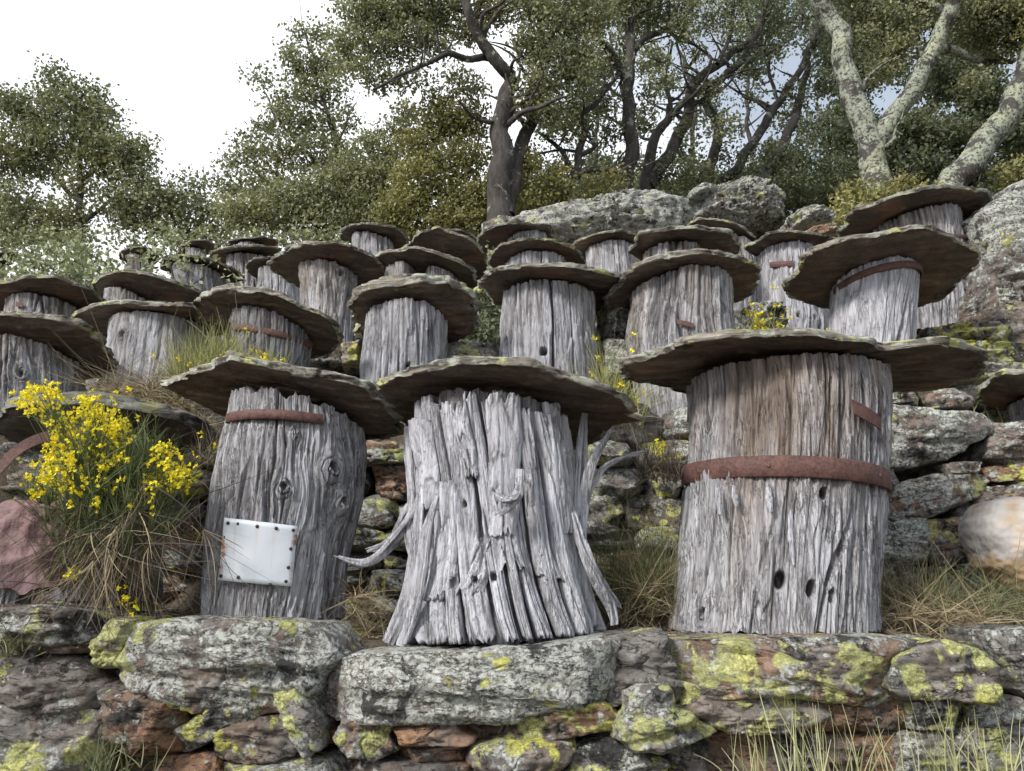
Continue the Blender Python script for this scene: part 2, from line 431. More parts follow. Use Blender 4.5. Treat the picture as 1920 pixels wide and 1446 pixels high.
def plate_mat():
    m, t, b = mat('white_painted_sheet'); q = NB(t)
    tcn = q.n('TexCoord').outputs['Object']
    c = q.mix(q.noise(tcn, 14, 5), (.52, .56, .62), (.60, .64, .70))
    sx = q.n('SeparateXYZ'); q.L(tcn, sx.inputs[0])
    # rust stains: streaks below nails and along the bottom right corner
    n = q.noise(q.mapv(tcn, (60, 60, 6)), 1, 4, .6)
    d1 = q.mr(q.math('ABSOLUTE', q.math('ADD', sx.outputs[0], .004)), 0, .006, 1, 0)
    d1 = q.math('MULTIPLY', d1, q.mr(sx.outputs[2], -.03, .07), clamp=True)
    st2 = q.mr(q.noise(q.mapv(tcn, (46, 0, 3)), 1, 3, .6), .58, .70)
    c = q.mix(q.math('MULTIPLY', st2, .30), c, (.42, .34, .26))
    c = q.mix(q.math('MULTIPLY', d1, .45), c, (.50, .38, .26))
    em = q.mr(q.math('ABSOLUTE', sx.outputs[2]), .068, .078); em2 = q.mr(q.math('ABSOLUTE', sx.outputs[0]), .066, .076)
    e = q.math('MULTIPLY', q.math('MAXIMUM', em, em2), q.mr(q.noise(tcn, 30, 4, .7), .50, .64), clamp=True)
    c = q.mix(e, c, (.30, .12, .05))
    q.L(c, b.inputs['Base Color']); b.inputs['Roughness'].default_value = .45
    q.L(q.bump(q.noise(tcn, 20, 3), .3, .004), b.inputs['Normal'])
    return m
def boulder_mat():
    m, t, b = mat('pale_quartzite'); q = NB(t); p = q.pos()
    n = q.noise(p, 8, 7, .6); c = q.ramp(n, .3, .7, (.30, .28, .27, 1), (.56, .54, .53, 1))
    o = q.mr(q.noise(q.mapv(p, (1, 1, 1), loc=(.33, 0, .2)), 5, 4, .5), .45, .56, 0, .85)
    c = q.mix(o, c, (.44, .29, .15))
    q.L(c, b.inputs['Base Color']); b.inputs['Roughness'].default_value = .75
    q.L(q.bump(q.noise(p, 60, 6, .7), .5, .004, q.bump(n, .4, .01)), b.inputs['Normal'])
    return m
M_ROCK = rock_mat(); M_WOOD = wood_mat(); M_SLATE = slate_mat(); M_RUST = rust_mat(); M_NAIL = strand_mat('dark_nail', (.03, .02, .018), (.05, .03, .025), 0); M_PINK = rust_mat('rusty_sheet_metal', .45)
M_BARK = bark_mat('dark_oak_bark', .25); M_LBARK = bark_mat('lichened_bark', 1.0); M_GROUND = ground_mat()
M_LEAF_A = leaf_mat('oak_leaf_olive', (.030, .040, .018), (.42, .43, .24), .38, (.38, .34, .14), .35)
M_LEAF_Y = leaf_mat('oak_leaf_yellowish', (.075, .08, .025), (.46, .42, .14), .40, (.33, .25, .09), .6)
M_LEAF_D = leaf_mat('oak_leaf_dark', (.020, .030, .018), (.18, .21, .12), .34, (.15, .13, .05), .35)
M_LEAF_G = leaf_mat('shrub_leaf_pale', (.14, .17, .08), (.46, .49, .29), .25, (.36, .36, .17), .6)
M_BROOM = strand_mat('broom_stem', (.05, .075, .03), (.17, .20, .08))
M_FLOWER = strand_mat('yellow_petal', (.86, .70, .02), (.94, .86, .06), .3)
M_DRY = strand_mat('dry_grass', (.14, .105, .06), (.46, .38, .24))
M_GRASS = strand_mat('green_grass', (.06, .085, .04), (.30, .29, .15))
M_TWIG = strand_mat('dead_twig', (.045, .035, .03), (.16, .13, .11), 0)
M_PLATE = plate_mat(); M_PALE = boulder_mat()

# ------------------------------------------------------------------ hillside
HIVE_PTS = []                                         # (x, y, z, r) patches levelled under each hive
def profile(x, y):
    yr = [-60, 0, 1.50, 1.70, 1.74, 2.40, 2.52, 2.62, 2.66, 3.30, 3.40, 3.80, 4.20, 5.0, 6.0, 7.0, 8.5, 12, 20, 60, 160]
    zr = [-2.6, -1.55, -1.5, -1.45, -.02, .03, .06, .60, .66, 1.00, 1.12, 1.36, 1.66, 2.15, 2.72, 3.35, 4.25, 4.85, 4.9, 4.2, 2.0]
    zl = [-2.6, -1.55, -1.5, -1.45, -.02, .03, .06, .60, .66, .95, 1.08, 1.36, 1.60, 2.00, 2.35, 2.45, 2.6, 2.75, 2.0, -1.0, -4.0]
    a = np.interp(y, yr, zr); b = np.interp(y, yr, zl)
    t = sstep(-2.4, .4, x * 4.6 / np.maximum(y, 3.0))
    z = a * t + b * (1 - t)
    bank = sstep(1.55, 2.3, x * 3.5 / np.maximum(y, 2.6)) * sstep(2.7, 3.2, y)
    return z + bank * .12 * (1 - sstep(6, 9, y))
def H(x, y):
    x = np.asarray(x, float); y = np.asarray(y, float)
    z = profile(x, y)
    wob = fbm(x * 1.1, y * 1.1, 0 * x, 3, 2) * .10 * sstep(2.9, 4.2, y)
    z = z + wob
    wsum = np.zeros_like(z); acc = np.zeros_like(z)
    for hx, hy, hz, hr in HIVE_PTS:
        d2 = ((x - hx) ** 2 + (y - hy) ** 2) / (hr * 1.35) ** 2
        g = np.exp(-d2 ** 2)
        wsum += g; acc += g * hz
    k = np.clip(wsum, 0, 1)
    return np.where(wsum > 1e-6, z * (1 - k) + k * acc / np.maximum(wsum, 1e-6), z)

# ------------------------------------------------------------------ beehives
def interp_prof(prof, py, k):
    ys = [p[0] for p in prof][::-1]; vs = [p[k] for p in prof][::-1]
    return np.interp(py, ys, vs)
def hive_axes(h):
    """from the pixel profile: functions of height"""
    D = h['D']; prof = h['prof']
    yb, yt = prof[0][0], prof[-1][0]
    pys = np.linspace(yb, yt, 24)
    xl = interp_prof(prof, pys, 1); xr = interp_prof(prof, pys, 2)
    ker = np.ones(5) / 5
    pad = lambda a: np.convolve(np.concatenate([[a[0]] * 2, a, [a[-1]] * 2]), ker, 'valid')
    xl, xr = pad(xl), pad(xr)
    c = (xl + xr) / 2
    R = np.array([(b - a) / 2 * mpp(cc, p, D * 1.06) for a, b, cc, p in zip(xl, xr, c, pys)])
    Dc = D + R[len(R) // 2]
    R = np.array([(b - a) / 2 * mpp(cc, p, Dc) * .985 for a, b, cc, p in zip(xl, xr, c, pys)])
    z = np.array([at(cc, p, Dc - r)[2] for cc, p, r in zip(c, pys, R)])
    X = np.array([at(cc, p, Dc)[0] for cc, p in zip(c, pys)])
    h['Dc'] = Dc; h['z'] = z; h['X'] = X; h['R'] = R; h['z0'] = z[0]; h['z1'] = z[-1]
def cap_frame(h):
    xl, yl, xr, yr, yn, yf = h['cap']; Dc = h['Dc']
    Lp = at(xl, yl, Dc); Rp = at(xr, yr, Dc)
    rx = (Rp[0] - Lp[0]) / 2; rd = rx * h.get('rd', .80)
    rd = min(rd, (Dc - .9))
    cx = (xl + xr) / 2
    Nn = at(cx, yn, Dc - rd); Ff = at(cx, yf, Dc + rd)
    mid = (Nn + Ff) / 2
    C = (Lp + Rp) / 2; C[2] = (C[2] * .35 + mid[2] * .65); C[1] = Dc
    a = (Rp - Lp) / 2; b = (Ff - Nn) / 2
    return C, a, b
def theta_dist(nf, nb):
    f = np.linspace(-PI, 0, nf, endpoint=False); b = np.linspace(0, PI, nb, endpoint=False)
    f = f - 0.0
    return np.concatenate([f, b])
def ang_of(h, px, py):
    """angle and height on the body surface for a pixel on its front"""
    z = None
    Dc = h['Dc']; dep = Dc - h['R'][10]
    for _ in range(4):
        p = at(px, py, dep); z = p[2]
        R = np.interp(z, h['z'], h['R']); X = np.interp(z, h['z'], h['X'])
        s = np.clip((p[0] - X) / R, -.98, .98); th = -math.acos(s)
        dep = Dc + R * math.sin(th)
    return th, z, R
def body_surface(h, th, z, R=None, detail=1.0, seed=None):
    """radius displacement + crack depth over arrays th, z"""
    seed = h['seed'] if seed is None else seed
    Rm = h['R'].mean(); amp = h.get('amp', 1.0)
    tw = h.get('twist', 0.0)
    t2 = th + tw * (z - h['z0']) + .10 * perlin(th * .9, z * 2.2, 0 * z, seed) * h.get('wav', 1.0) + .03 * perlin(th * 4, z * 6, 0 * z + 3, seed) * h.get('wav', 1.0)
    bulge = np.zeros_like(th); hole = np.zeros_like(th)
    for (kt, kz, kr, kk) in h.get('knots_w', []):
        du = (th - kt) * Rm; dz = z - kz; d = np.sqrt(du ** 2 + (dz * .75) ** 2)
        g = np.exp(-(d / (kr * 1.5)) ** 2)
        t2 = t2 - .80 * (th - kt) * g
        ring = (1 - sstep(0, .35, np.abs(np.sin(d / kr * 7 + 2.5 * perlin(du * 50, dz * 50, 0 * du, seed + 13))))) * np.exp(-(d / kr) ** 4)
        hole = np.maximum(hole, ring * .45)
        swirl = perlin(d * 70, du * 20, dz * 20, seed + 9)
        bulge += kk * 1.2 * np.exp(-(d / kr) ** 2) + swirl * g * .012
        hole = np.maximum(hole, (1 - sstep(kr * .15, kr * .42, d + .012 * perlin(du * 40, dz * 40, 0 * du, seed))) * 1.0)
    cx, cy = np.cos(t2) * Rm, np.sin(t2) * Rm
    f = h.get('freq', 1.0)
    n1 = perlin(cx * 24 * f, cy * 24 * f, z * 1.5, seed + 1)
    n2 = perlin(cx * 52 * f, cy * 52 * f, z * 3.2, seed + 2)
    n3 = perlin(cx * 120 * f, cy * 120 * f, z * 9, seed + 3)
    n4 = perlin(cx * 7, cy * 7, z * 2.0, seed + 4)
    zon = sstep(-.25, .35, perlin(cx * 5, cy * 5, z * 2.5, seed + 6))
    c1 = (1 - sstep(0.0, .085, np.abs(n1))) * (.45 + .55 * zon)
    c2 = (1 - sstep(0.0, .12, np.abs(n2))) * .6
    c3 = (1 - sstep(0.0, .16, np.abs(n3))) * .3
    # broken plates: steps in the outer layer
    brk = sstep(.02, .05, perlin(cx * 14, cy * 14, z * 4 + .8 * perlin(cx * 60, cy * 60, z * 5, seed + 8), seed + 7))
    n5 = perlin(cx * 210 * f, cy * 210 * f, z * 14, seed + 15)
    dr = -.012 * c1 - .0045 * c2 - .0025 * c3 + .010 * n4 + .007 * n2 + .004 * n3 + .0022 * n5 + .006 * brk * h.get('brk', 1.0)
    dr = dr * amp * detail + bulge
    dr = dr - hole * .03
    n0 = perlin(cx * 9, cy * 9, z * .7 + 4, seed + 17); zs = sstep(-.15, .15, perlin(cx * 3, cy * 3, z * 2.2, seed + 18))
    c0 = (1 - sstep(.006, .030, np.abs(n0))) * zs * h.get('seam', .6)
    dr = dr - .022 * c0
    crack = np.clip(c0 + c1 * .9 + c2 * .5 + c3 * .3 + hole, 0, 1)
    if h.get('slot_w'):
        a0, a1 = h['slot_w']; m = sstep(a0 - .02, a0 + .03, th) * (1 - sstep(a1 - .03, a1 + .02, th))
        dr = dr - m * .13; crack = np.maximum(crack, m)
    for (ht, hz, hr, hv) in h.get('holes_w', []):
        d = np.sqrt(((th - ht) * Rm) ** 2 + ((z - hz) / hv) ** 2)
        m = 1 - sstep(hr * .75, hr * 1.15, d)
        dr = dr - m * .05; crack = np.maximum(crack, m)
    tone = np.clip(perlin(cx * 30, cy * 30, z * .9, seed + 11) * 1.4, -1, 1)
    return dr, crack, tone
def build_hive(h):
    hive_axes(h)
    Dc = h['Dc']; z0, z1 = h['z0'], h['z1']
    h['knots_w'] = []
    for (px, py, rp, kk) in h.get('knots', []):
        th, z, R = ang_of(h, px, py); h['knots_w'].append((th, z, rp * mpp(px, py, h['D']), kk))
    h['holes_w'] = []
    for (px, py, rp, hv) in h.get('holes', []):
        th, z, R = ang_of(h, px, py); h['holes_w'].append((th, z, rp * mpp(px, py, h['D']), hv))
    if h.get('slot'): h['slot_w'] = (ang_of(h, 757, 520)[0], ang_of(h, 804, 520)[0])
    X0 = h['X'][0]; R0 = h['R'][0]
    root = empty('trunk_beehive', (X0, Dc, z0)); h['root'] = root
    tag(root, h['label'], 'beehive', 'hollow trunk beehives on the terraces')
    root['tone_id'] = 0; del root['tone_id']
    HIVE_PTS.append((X0, Dc, z0 - .004, R0))
    q = h.get('q', 1.0)
    nf, nb, nzz = int((240 if q > 1 else 215) * q), int(50 * q), int(84 * q)
    th = theta_dist(nf, nb)
    s = np.linspace(0, 1, nzz)
    C, a, b = cap_frame(h); h['capf'] = (C, a, b)
    # top follows the underside of the slab
    nrm = np.cross(a, b); nrm /= np.linalg.norm(nrm); nrm = nrm * np.sign(nrm[2])
    def capz(x, y): return C[2] - (nrm[0] * (x - C[0]) + nrm[1] * (y - C[1])) / nrm[2]
    Rt, Xt = h['R'][-1], h['X'][-1]
    ztop = capz(Xt + Rt * np.cos(th), Dc + Rt * np.sin(th)) - .012
    cxn, cyn = np.cos(th) * Rt, np.sin(th) * Rt
    jag = h.get('jag', .008)
    j = np.abs(perlin(cxn * 26, cyn * 26, 0 * th, h['seed'] + 20)) * 2.2 * jag + np.abs(perlin(cxn * 70, cyn * 70, 0 * th, h['seed'] + 21)) * jag
    ztop = ztop - j
    jb = np.abs(perlin(cxn * 40, cyn * 40, 0 * th + 5, h['seed'] + 22)) * .018 * h.get('jagb', 1.0)
    zb = np.full_like(th, z0) + jb - .004
    Z = zb[None, :] + (ztop - zb)[None, :] * s[:, None]
    TH = np.repeat(th[None, :], nzz, 0)
    Rz = np.interp(Z, h['z'], h['R']); Xz = np.interp(Z, h['z'], h['X'])
    lob = 1 + .035 * h.get('lobe', 1.0) * perlin(np.cos(TH) * 1.3, np.sin(TH) * 1.3, Z * 1.5, h['seed'] + 30)
    dr, crack, tone = body_surface(h, TH, Z)
    RR = Rz * lob + dr
    if h.get('shrink'): RR = RR * h['shrink']
    V = np.stack([Xz + RR * np.cos(TH), Dc + RR * np.sin(TH), Z], -1)
    # inner wall rings
    ri = RR[-1] - .028
    V1 = np.stack([Xt + ri * np.cos(th), Dc + ri * np.sin(th), ztop - .003], -1)
    V2 = np.stack([Xt + ri * np.cos(th), Dc + ri * np.sin(th), ztop - .25 * (z1 - z0)], -1)
    V3 = np.stack([Xt + ri * .02 * np.cos(th), Dc + ri * .02 * np.sin(th), ztop - .25 * (z1 - z0)], -1)
    V = np.concatenate([V.reshape(-1, 3), V1, V2, V3]); m = len(th)
    F = grid_faces(nzz + 3, m, True)
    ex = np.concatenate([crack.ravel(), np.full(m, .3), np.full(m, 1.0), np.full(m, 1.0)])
    tn = np.concatenate([tone.ravel(), np.zeros(3 * m)])
    tp = np.concatenate([sstep(.3, 1, np.repeat(s[:, None], m, 1)).ravel(), np.ones(3 * m)])
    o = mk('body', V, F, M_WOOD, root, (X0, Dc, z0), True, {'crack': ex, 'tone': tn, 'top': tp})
    o['brown'] = h.get('brown', .5); o['dark'] = h.get('dark', 0.0); o['pale'] = h.get('pale', 0.0)
    h['body'] = o
    h['capz'] = capz
    return h
def slab_outline(th, seed, jag, over):
    c, s = np.cos(th), np.sin(th)
    rg = np.random.default_rng(seed); k = rg.integers(13, 20)
    va = np.sort((np.arange(k) + rg.uniform(-.38, .38, k)) / k * 2 * PI); vr = 1 + rg.normal(size=k) * .062 * jag
    P = np.stack([np.cos(va) * vr, np.sin(va) * vr], -1); r = np.zeros_like(th)
    for i in range(k):
        a, b = P[i], P[(i + 1) % k]; d = b - a; den = c * d[1] - s * d[0]
        t = (a[0] * d[1] - a[1] * d[0]) / np.where(np.abs(den) < 1e-9, 1e-9, den)
        a0, a1 = va[i], va[(i + 1) % k] + (2 * PI if i == k - 1 else 0)
        ins = ((th >= a0) & (th <= a1)) | ((th + 2 * PI >= a0) & (th + 2 * PI <= a1))
        r = np.where(ins, t, r)
    r = np.where((r < .5) | (r > 1.6), 1, r)
    r = (r + np.roll(r, 1) + np.roll(r, -1)) / 3
    r = r + .14 * jag * perlin(c * 1.2, s * 1.2, 0 * c, seed) + .045 * jag * perlin(c * 3, s * 3, 0 * c + 2, seed) + .010 * jag * perlin(c * 11, s * 11, 0 * c, seed + 1) + .006 * jag * perlin(c * 34, s * 34, 0 * c, seed + 2)
    ch = perlin(c * 5 + 3, s * 5, 0 * c + 9, seed); r = r - .035 * jag * sstep(.14, .17, ch)
    r = r / ((r[0] + r[len(r) // 2]) / 2) * .5 + r / r.mean() * .47
    for (ang, wd, am) in over:
        d = (th - math.radians(ang) + PI) % (2 * PI) - PI
        r = r + am * np.exp(-(d / math.radians(wd)) ** 2)
    return r
def build_slab(h):
    C, a, b = h['capf']; q = h.get('q', 1.0); seed = h['seed'] + 50
    nth = int(200 * q); nr = max(8, int(34 * q))
    th = np.linspace(0, 2 * PI, nth, endpoint=False)
    out = slab_outline(th, seed, h.get('cj', 1.0), h.get('over', []))
    tk = h.get('thick', .028)
    nrm = np.cross(a, b); nrm /= np.linalg.norm(nrm); nrm = nrm * np.sign(nrm[2])
    rxm = np.linalg.norm(a)
    def warp(x, y):
        w_ = .028 * h.get('cw', 1.0) * perlin(x * 3.0, y * 3.0, 0 * x, seed + 3) + .005 * h.get('cw', 1.0) * perlin(x * 9, y * 9, 0 * x, seed + 4)
        return w_
    def pts(rho, tt, rr, off):
        X = rho * np.cos(tt) * rr; Y = rho * np.sin(tt) * rr
        P = C[None, :] + X.reshape(-1, 1) * a + Y.reshape(-1, 1) * b
        core = np.clip(1 - (np.linalg.norm(P[:, :2] - C[:2], axis=1) / (h['R'][-1] * 1.0)) ** 2, 0, 1)
        wv = warp(P[:, 0], P[:, 1]) * (1 - core * .8)
        return P + nrm * (wv + off.ravel())[:, None]
    rows = []; und = []; edg = []
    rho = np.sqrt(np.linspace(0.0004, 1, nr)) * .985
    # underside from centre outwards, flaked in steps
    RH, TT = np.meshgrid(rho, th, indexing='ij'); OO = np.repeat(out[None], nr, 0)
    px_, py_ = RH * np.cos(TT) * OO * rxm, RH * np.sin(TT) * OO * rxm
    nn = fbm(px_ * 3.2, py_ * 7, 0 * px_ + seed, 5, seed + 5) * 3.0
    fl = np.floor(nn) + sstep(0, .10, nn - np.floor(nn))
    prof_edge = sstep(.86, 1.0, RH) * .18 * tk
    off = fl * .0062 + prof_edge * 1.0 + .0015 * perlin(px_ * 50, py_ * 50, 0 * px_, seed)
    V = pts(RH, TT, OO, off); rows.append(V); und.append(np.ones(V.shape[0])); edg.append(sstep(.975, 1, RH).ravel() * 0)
    nlay = 9
    for k in range(nlay):
        f = (k + .0) / (nlay - 1)
        c, s = np.cos(th), np.sin(th)
        stepn = perlin(c * 3.6, s * 3.6, 0 * c + (k // 2) * 3.7, seed + 7) * .026 + sstep(.0, .12, perlin(c * 7, s * 7, 0 * c + (k // 3) * 2.1, seed + 8)) * .012 + perlin(c * 40, s * 40, 0 * c + k, seed + 8) * .004
        bul = .012 * math.sin(PI * f) - (.010 if k % 2 else 0)
        o2 = out + (stepn + bul) * h.get('lay', 1.0) / max(rxm * 2.2, .5) * 1.3
        V = pts(np.full(nth, 1.0), th, o2, np.full(nth, prof_edge[-1, 0] + tk * .80 * f) + .003 * perlin(c * 20, s * 20, 0 * c + k, seed))
        rows.append(V); und.append(np.full(nth, 0.0)); edg.append(np.full(nth, 1.0 if k < nlay - 1 else 0.0))
    nt_ = max(5, nr // 3)
    rho2 = np.linspace(.985, .01, nt_)
    RH, TT = np.meshgrid(rho2, th, indexing='ij'); OO = np.repeat(out[None], nt_, 0)
    px_, py_ = RH * np.cos(TT) * OO * rxm, RH * np.sin(TT) * OO * rxm
    off = tk + .006 * perlin(px_ * 8, py_ * 8, 0 * px_, seed + 9) + .3 * tk * (1 - RH)
    V = pts(RH, TT, OO, off); rows.append(V); und.append(np.zeros(len(V))); edg.append(np.zeros(len(V)))
    V = np.concatenate(rows); n = nr + nlay + nt_
    F = grid_faces(n, nth, True)
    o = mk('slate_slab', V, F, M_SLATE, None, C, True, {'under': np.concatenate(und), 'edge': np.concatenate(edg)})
    o['dark'] = h.get('cdark', 0.0)
    tag(o, h['clabel'], 'roof slab', 'slate roof slabs on the beehives')
    return o
def band(h, pl, pm, pr, hpx, th0=-PI + .02, th1=-.02, rivets=(), name='iron_band', off=.005, full=False):
    """pl/pm/pr: pixel heights of the band's middle at the left silhouette, front and right silhouette"""
    Dc = h['Dc']
    _, zm, R = ang_of(h, (h['prof'][0][1] + h['prof'][0][2]) / 2, pm)
    R = np.interp(zm, h['z'], h['R']); X = np.interp(zm, h['z'], h['X'])
    lx = proj((X - R, Dc, zm))[0]; rx = proj((X + R, Dc, zm))[0]
    zl = at(lx, pl, Dc)[2]; zr = at(rx, pr, Dc)[2]
    n = 90
    th = np.linspace(th0, th1, n) if not full else np.linspace(-PI, PI, n)
    c, s = np.cos(th), np.sin(th)
    zc = (zl + zr) / 2 + (zr - zl) / 2 * c + (zm - (zl + zr) / 2) * (-s)
    hh = hpx * mpp(lx, pm, Dc - R) / 2
    rw = np.interp(zc, h['z'], h['R']) + off + .004 + .003 * perlin(c * 3, s * 3, 0 * c, h['seed'])
    rings = []
    for dz, dr in ((-1, 0), (-.9, .003), (0, .0034), (.9, .003), (1, 0), (1, -.003), (-1, -.003)):
        e = .0012 * perlin(c * 25, s * 25, 0 * c + dz, h['seed'] + 2) if abs(dz) == 1 else 0
        rings.append(np.stack([X + (rw + dr) * c, Dc + (rw + dr) * s, zc + dz * hh + e], -1))
    V = np.stack(rings, 0); m = len(rings)
    V = V.transpose(1, 0, 2).reshape(-1, 3)
    F = grid_faces(n, m, True)
    F = np.concatenate([F, [[0, 1, 2, 3]], [[0, 3, 4, 5]], [[0, 5, 6, 6]]])[:-1]
    o = mk(name, V, F, M_RUST, h['root'], (X, Dc - R, zm), True)
    for rv in rivets:
        t = rv; k = np.interp(t, th, zc); r = np.interp(t, th, rw) + .003
        p = np.array((X + r * math.cos(t), Dc + r * math.sin(t), k)); nd = np.array((math.cos(t), math.sin(t), 0))
        dome('rivet', p, nd, .0055, .003, M_RUST, o)
    return o
def dome(name, p, nd, r, hgt, m, parent, sides=10):
    nd = nd / np.linalg.norm(nd); u = np.cross(nd, (0, 0, 1.0)); u /= np.linalg.norm(u) + 1e-9; v = np.cross(nd, u)
    rows = []
    for f in (0.0, .45, .8, .97):
        a = np.linspace(0, 2 * PI, sides, endpoint=False); rr = r * math.sqrt(1 - f * f)
        rows.append(p + nd * hgt * f + u * rr * np.cos(a)[:, None] + v * rr * np.sin(a)[:, None])
    V = np.concatenate(rows); F = grid_faces(4, sides, True)
    F3 = np.array([[3 * sides, 3 * sides + i, 3 * sides + i + 1] for i in range(1, sides - 1)])
    return mk(name, V, [F, F3], m, parent, p, True)
def splinter(h, pts, wpx, D0, dD, name='splinter', flat=.35, seed=0, roughw=.35, parent=None, n=40, sub=False):
    """weathered sliver: pts pixel polyline, wpx widths in pixels, D0 distances along it"""
    P = np.array([at(x, y, D0 + d) for (x, y), d in zip(pts, dD)]); m = mpp(pts[0][0], pts[0][1], D0)
    Q, R = smooth_path(P, np.array(wpx) * m / 2, n)
    T = np.gradient(Q, axis=0); T /= np.linalg.norm(T, axis=1, keepdims=True)
    X = np.cross(T, (0, 1.0, 0)); X /= np.linalg.norm(X, axis=1, keepdims=True) + 1e-9; Y = np.cross(X, T)
    sd_ = 22; a = np.linspace(0, 2 * PI, sd_, endpoint=False)
    c, s = np.cos(a), np.sin(a)
    t = np.linspace(0, 1, n)[:, None]
    nn = perlin(c[None] * 2.2 + 0 * t, s[None] * 2.2 + 0 * t, t * 1.5, seed); n2 = perlin(c[None] * 6 + 0 * t, s[None] * 6 + 0 * t, t * 2, seed + 1)
    rr = R[:, None] * (1 + roughw * nn + .25 * n2 - .35 * (1 - sstep(0, .1, np.abs(n2))))
    V = Q[:, None] + X[:, None] * (c[None] * rr)[..., None] + Y[:, None] * (s[None] * rr * flat + .0)[..., None]
    ck = (1 - sstep(0, .1, np.abs(n2)))
    V = V.reshape(-1, 3)
    F = grid_faces(n, sd_, True)
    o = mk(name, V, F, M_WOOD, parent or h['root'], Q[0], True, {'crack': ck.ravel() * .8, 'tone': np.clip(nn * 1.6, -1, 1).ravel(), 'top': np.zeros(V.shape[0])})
    o['brown'] = .15; o['dark'] = 0.0; o['pale'] = .5
    if not sub and len(pts) > 3:
        rr_ = random.Random(seed)
        for k in range(2):
            jx, jy = rr_.uniform(-7, 7), rr_.uniform(-6, 6)
            p2 = [(x + jx * (.4 + .3 * i) + rr_.uniform(-3, 3), y + jy * .5 + rr_.uniform(-4, 4)) for i, (x, y) in enumerate(pts)]
            splinter(h, p2, [v * rr_.uniform(.25, .45) for v in wpx], D0 + rr_.uniform(-.012, .012), dD, name, .6, seed + 50 + k, roughw, parent, n, True)
    return o
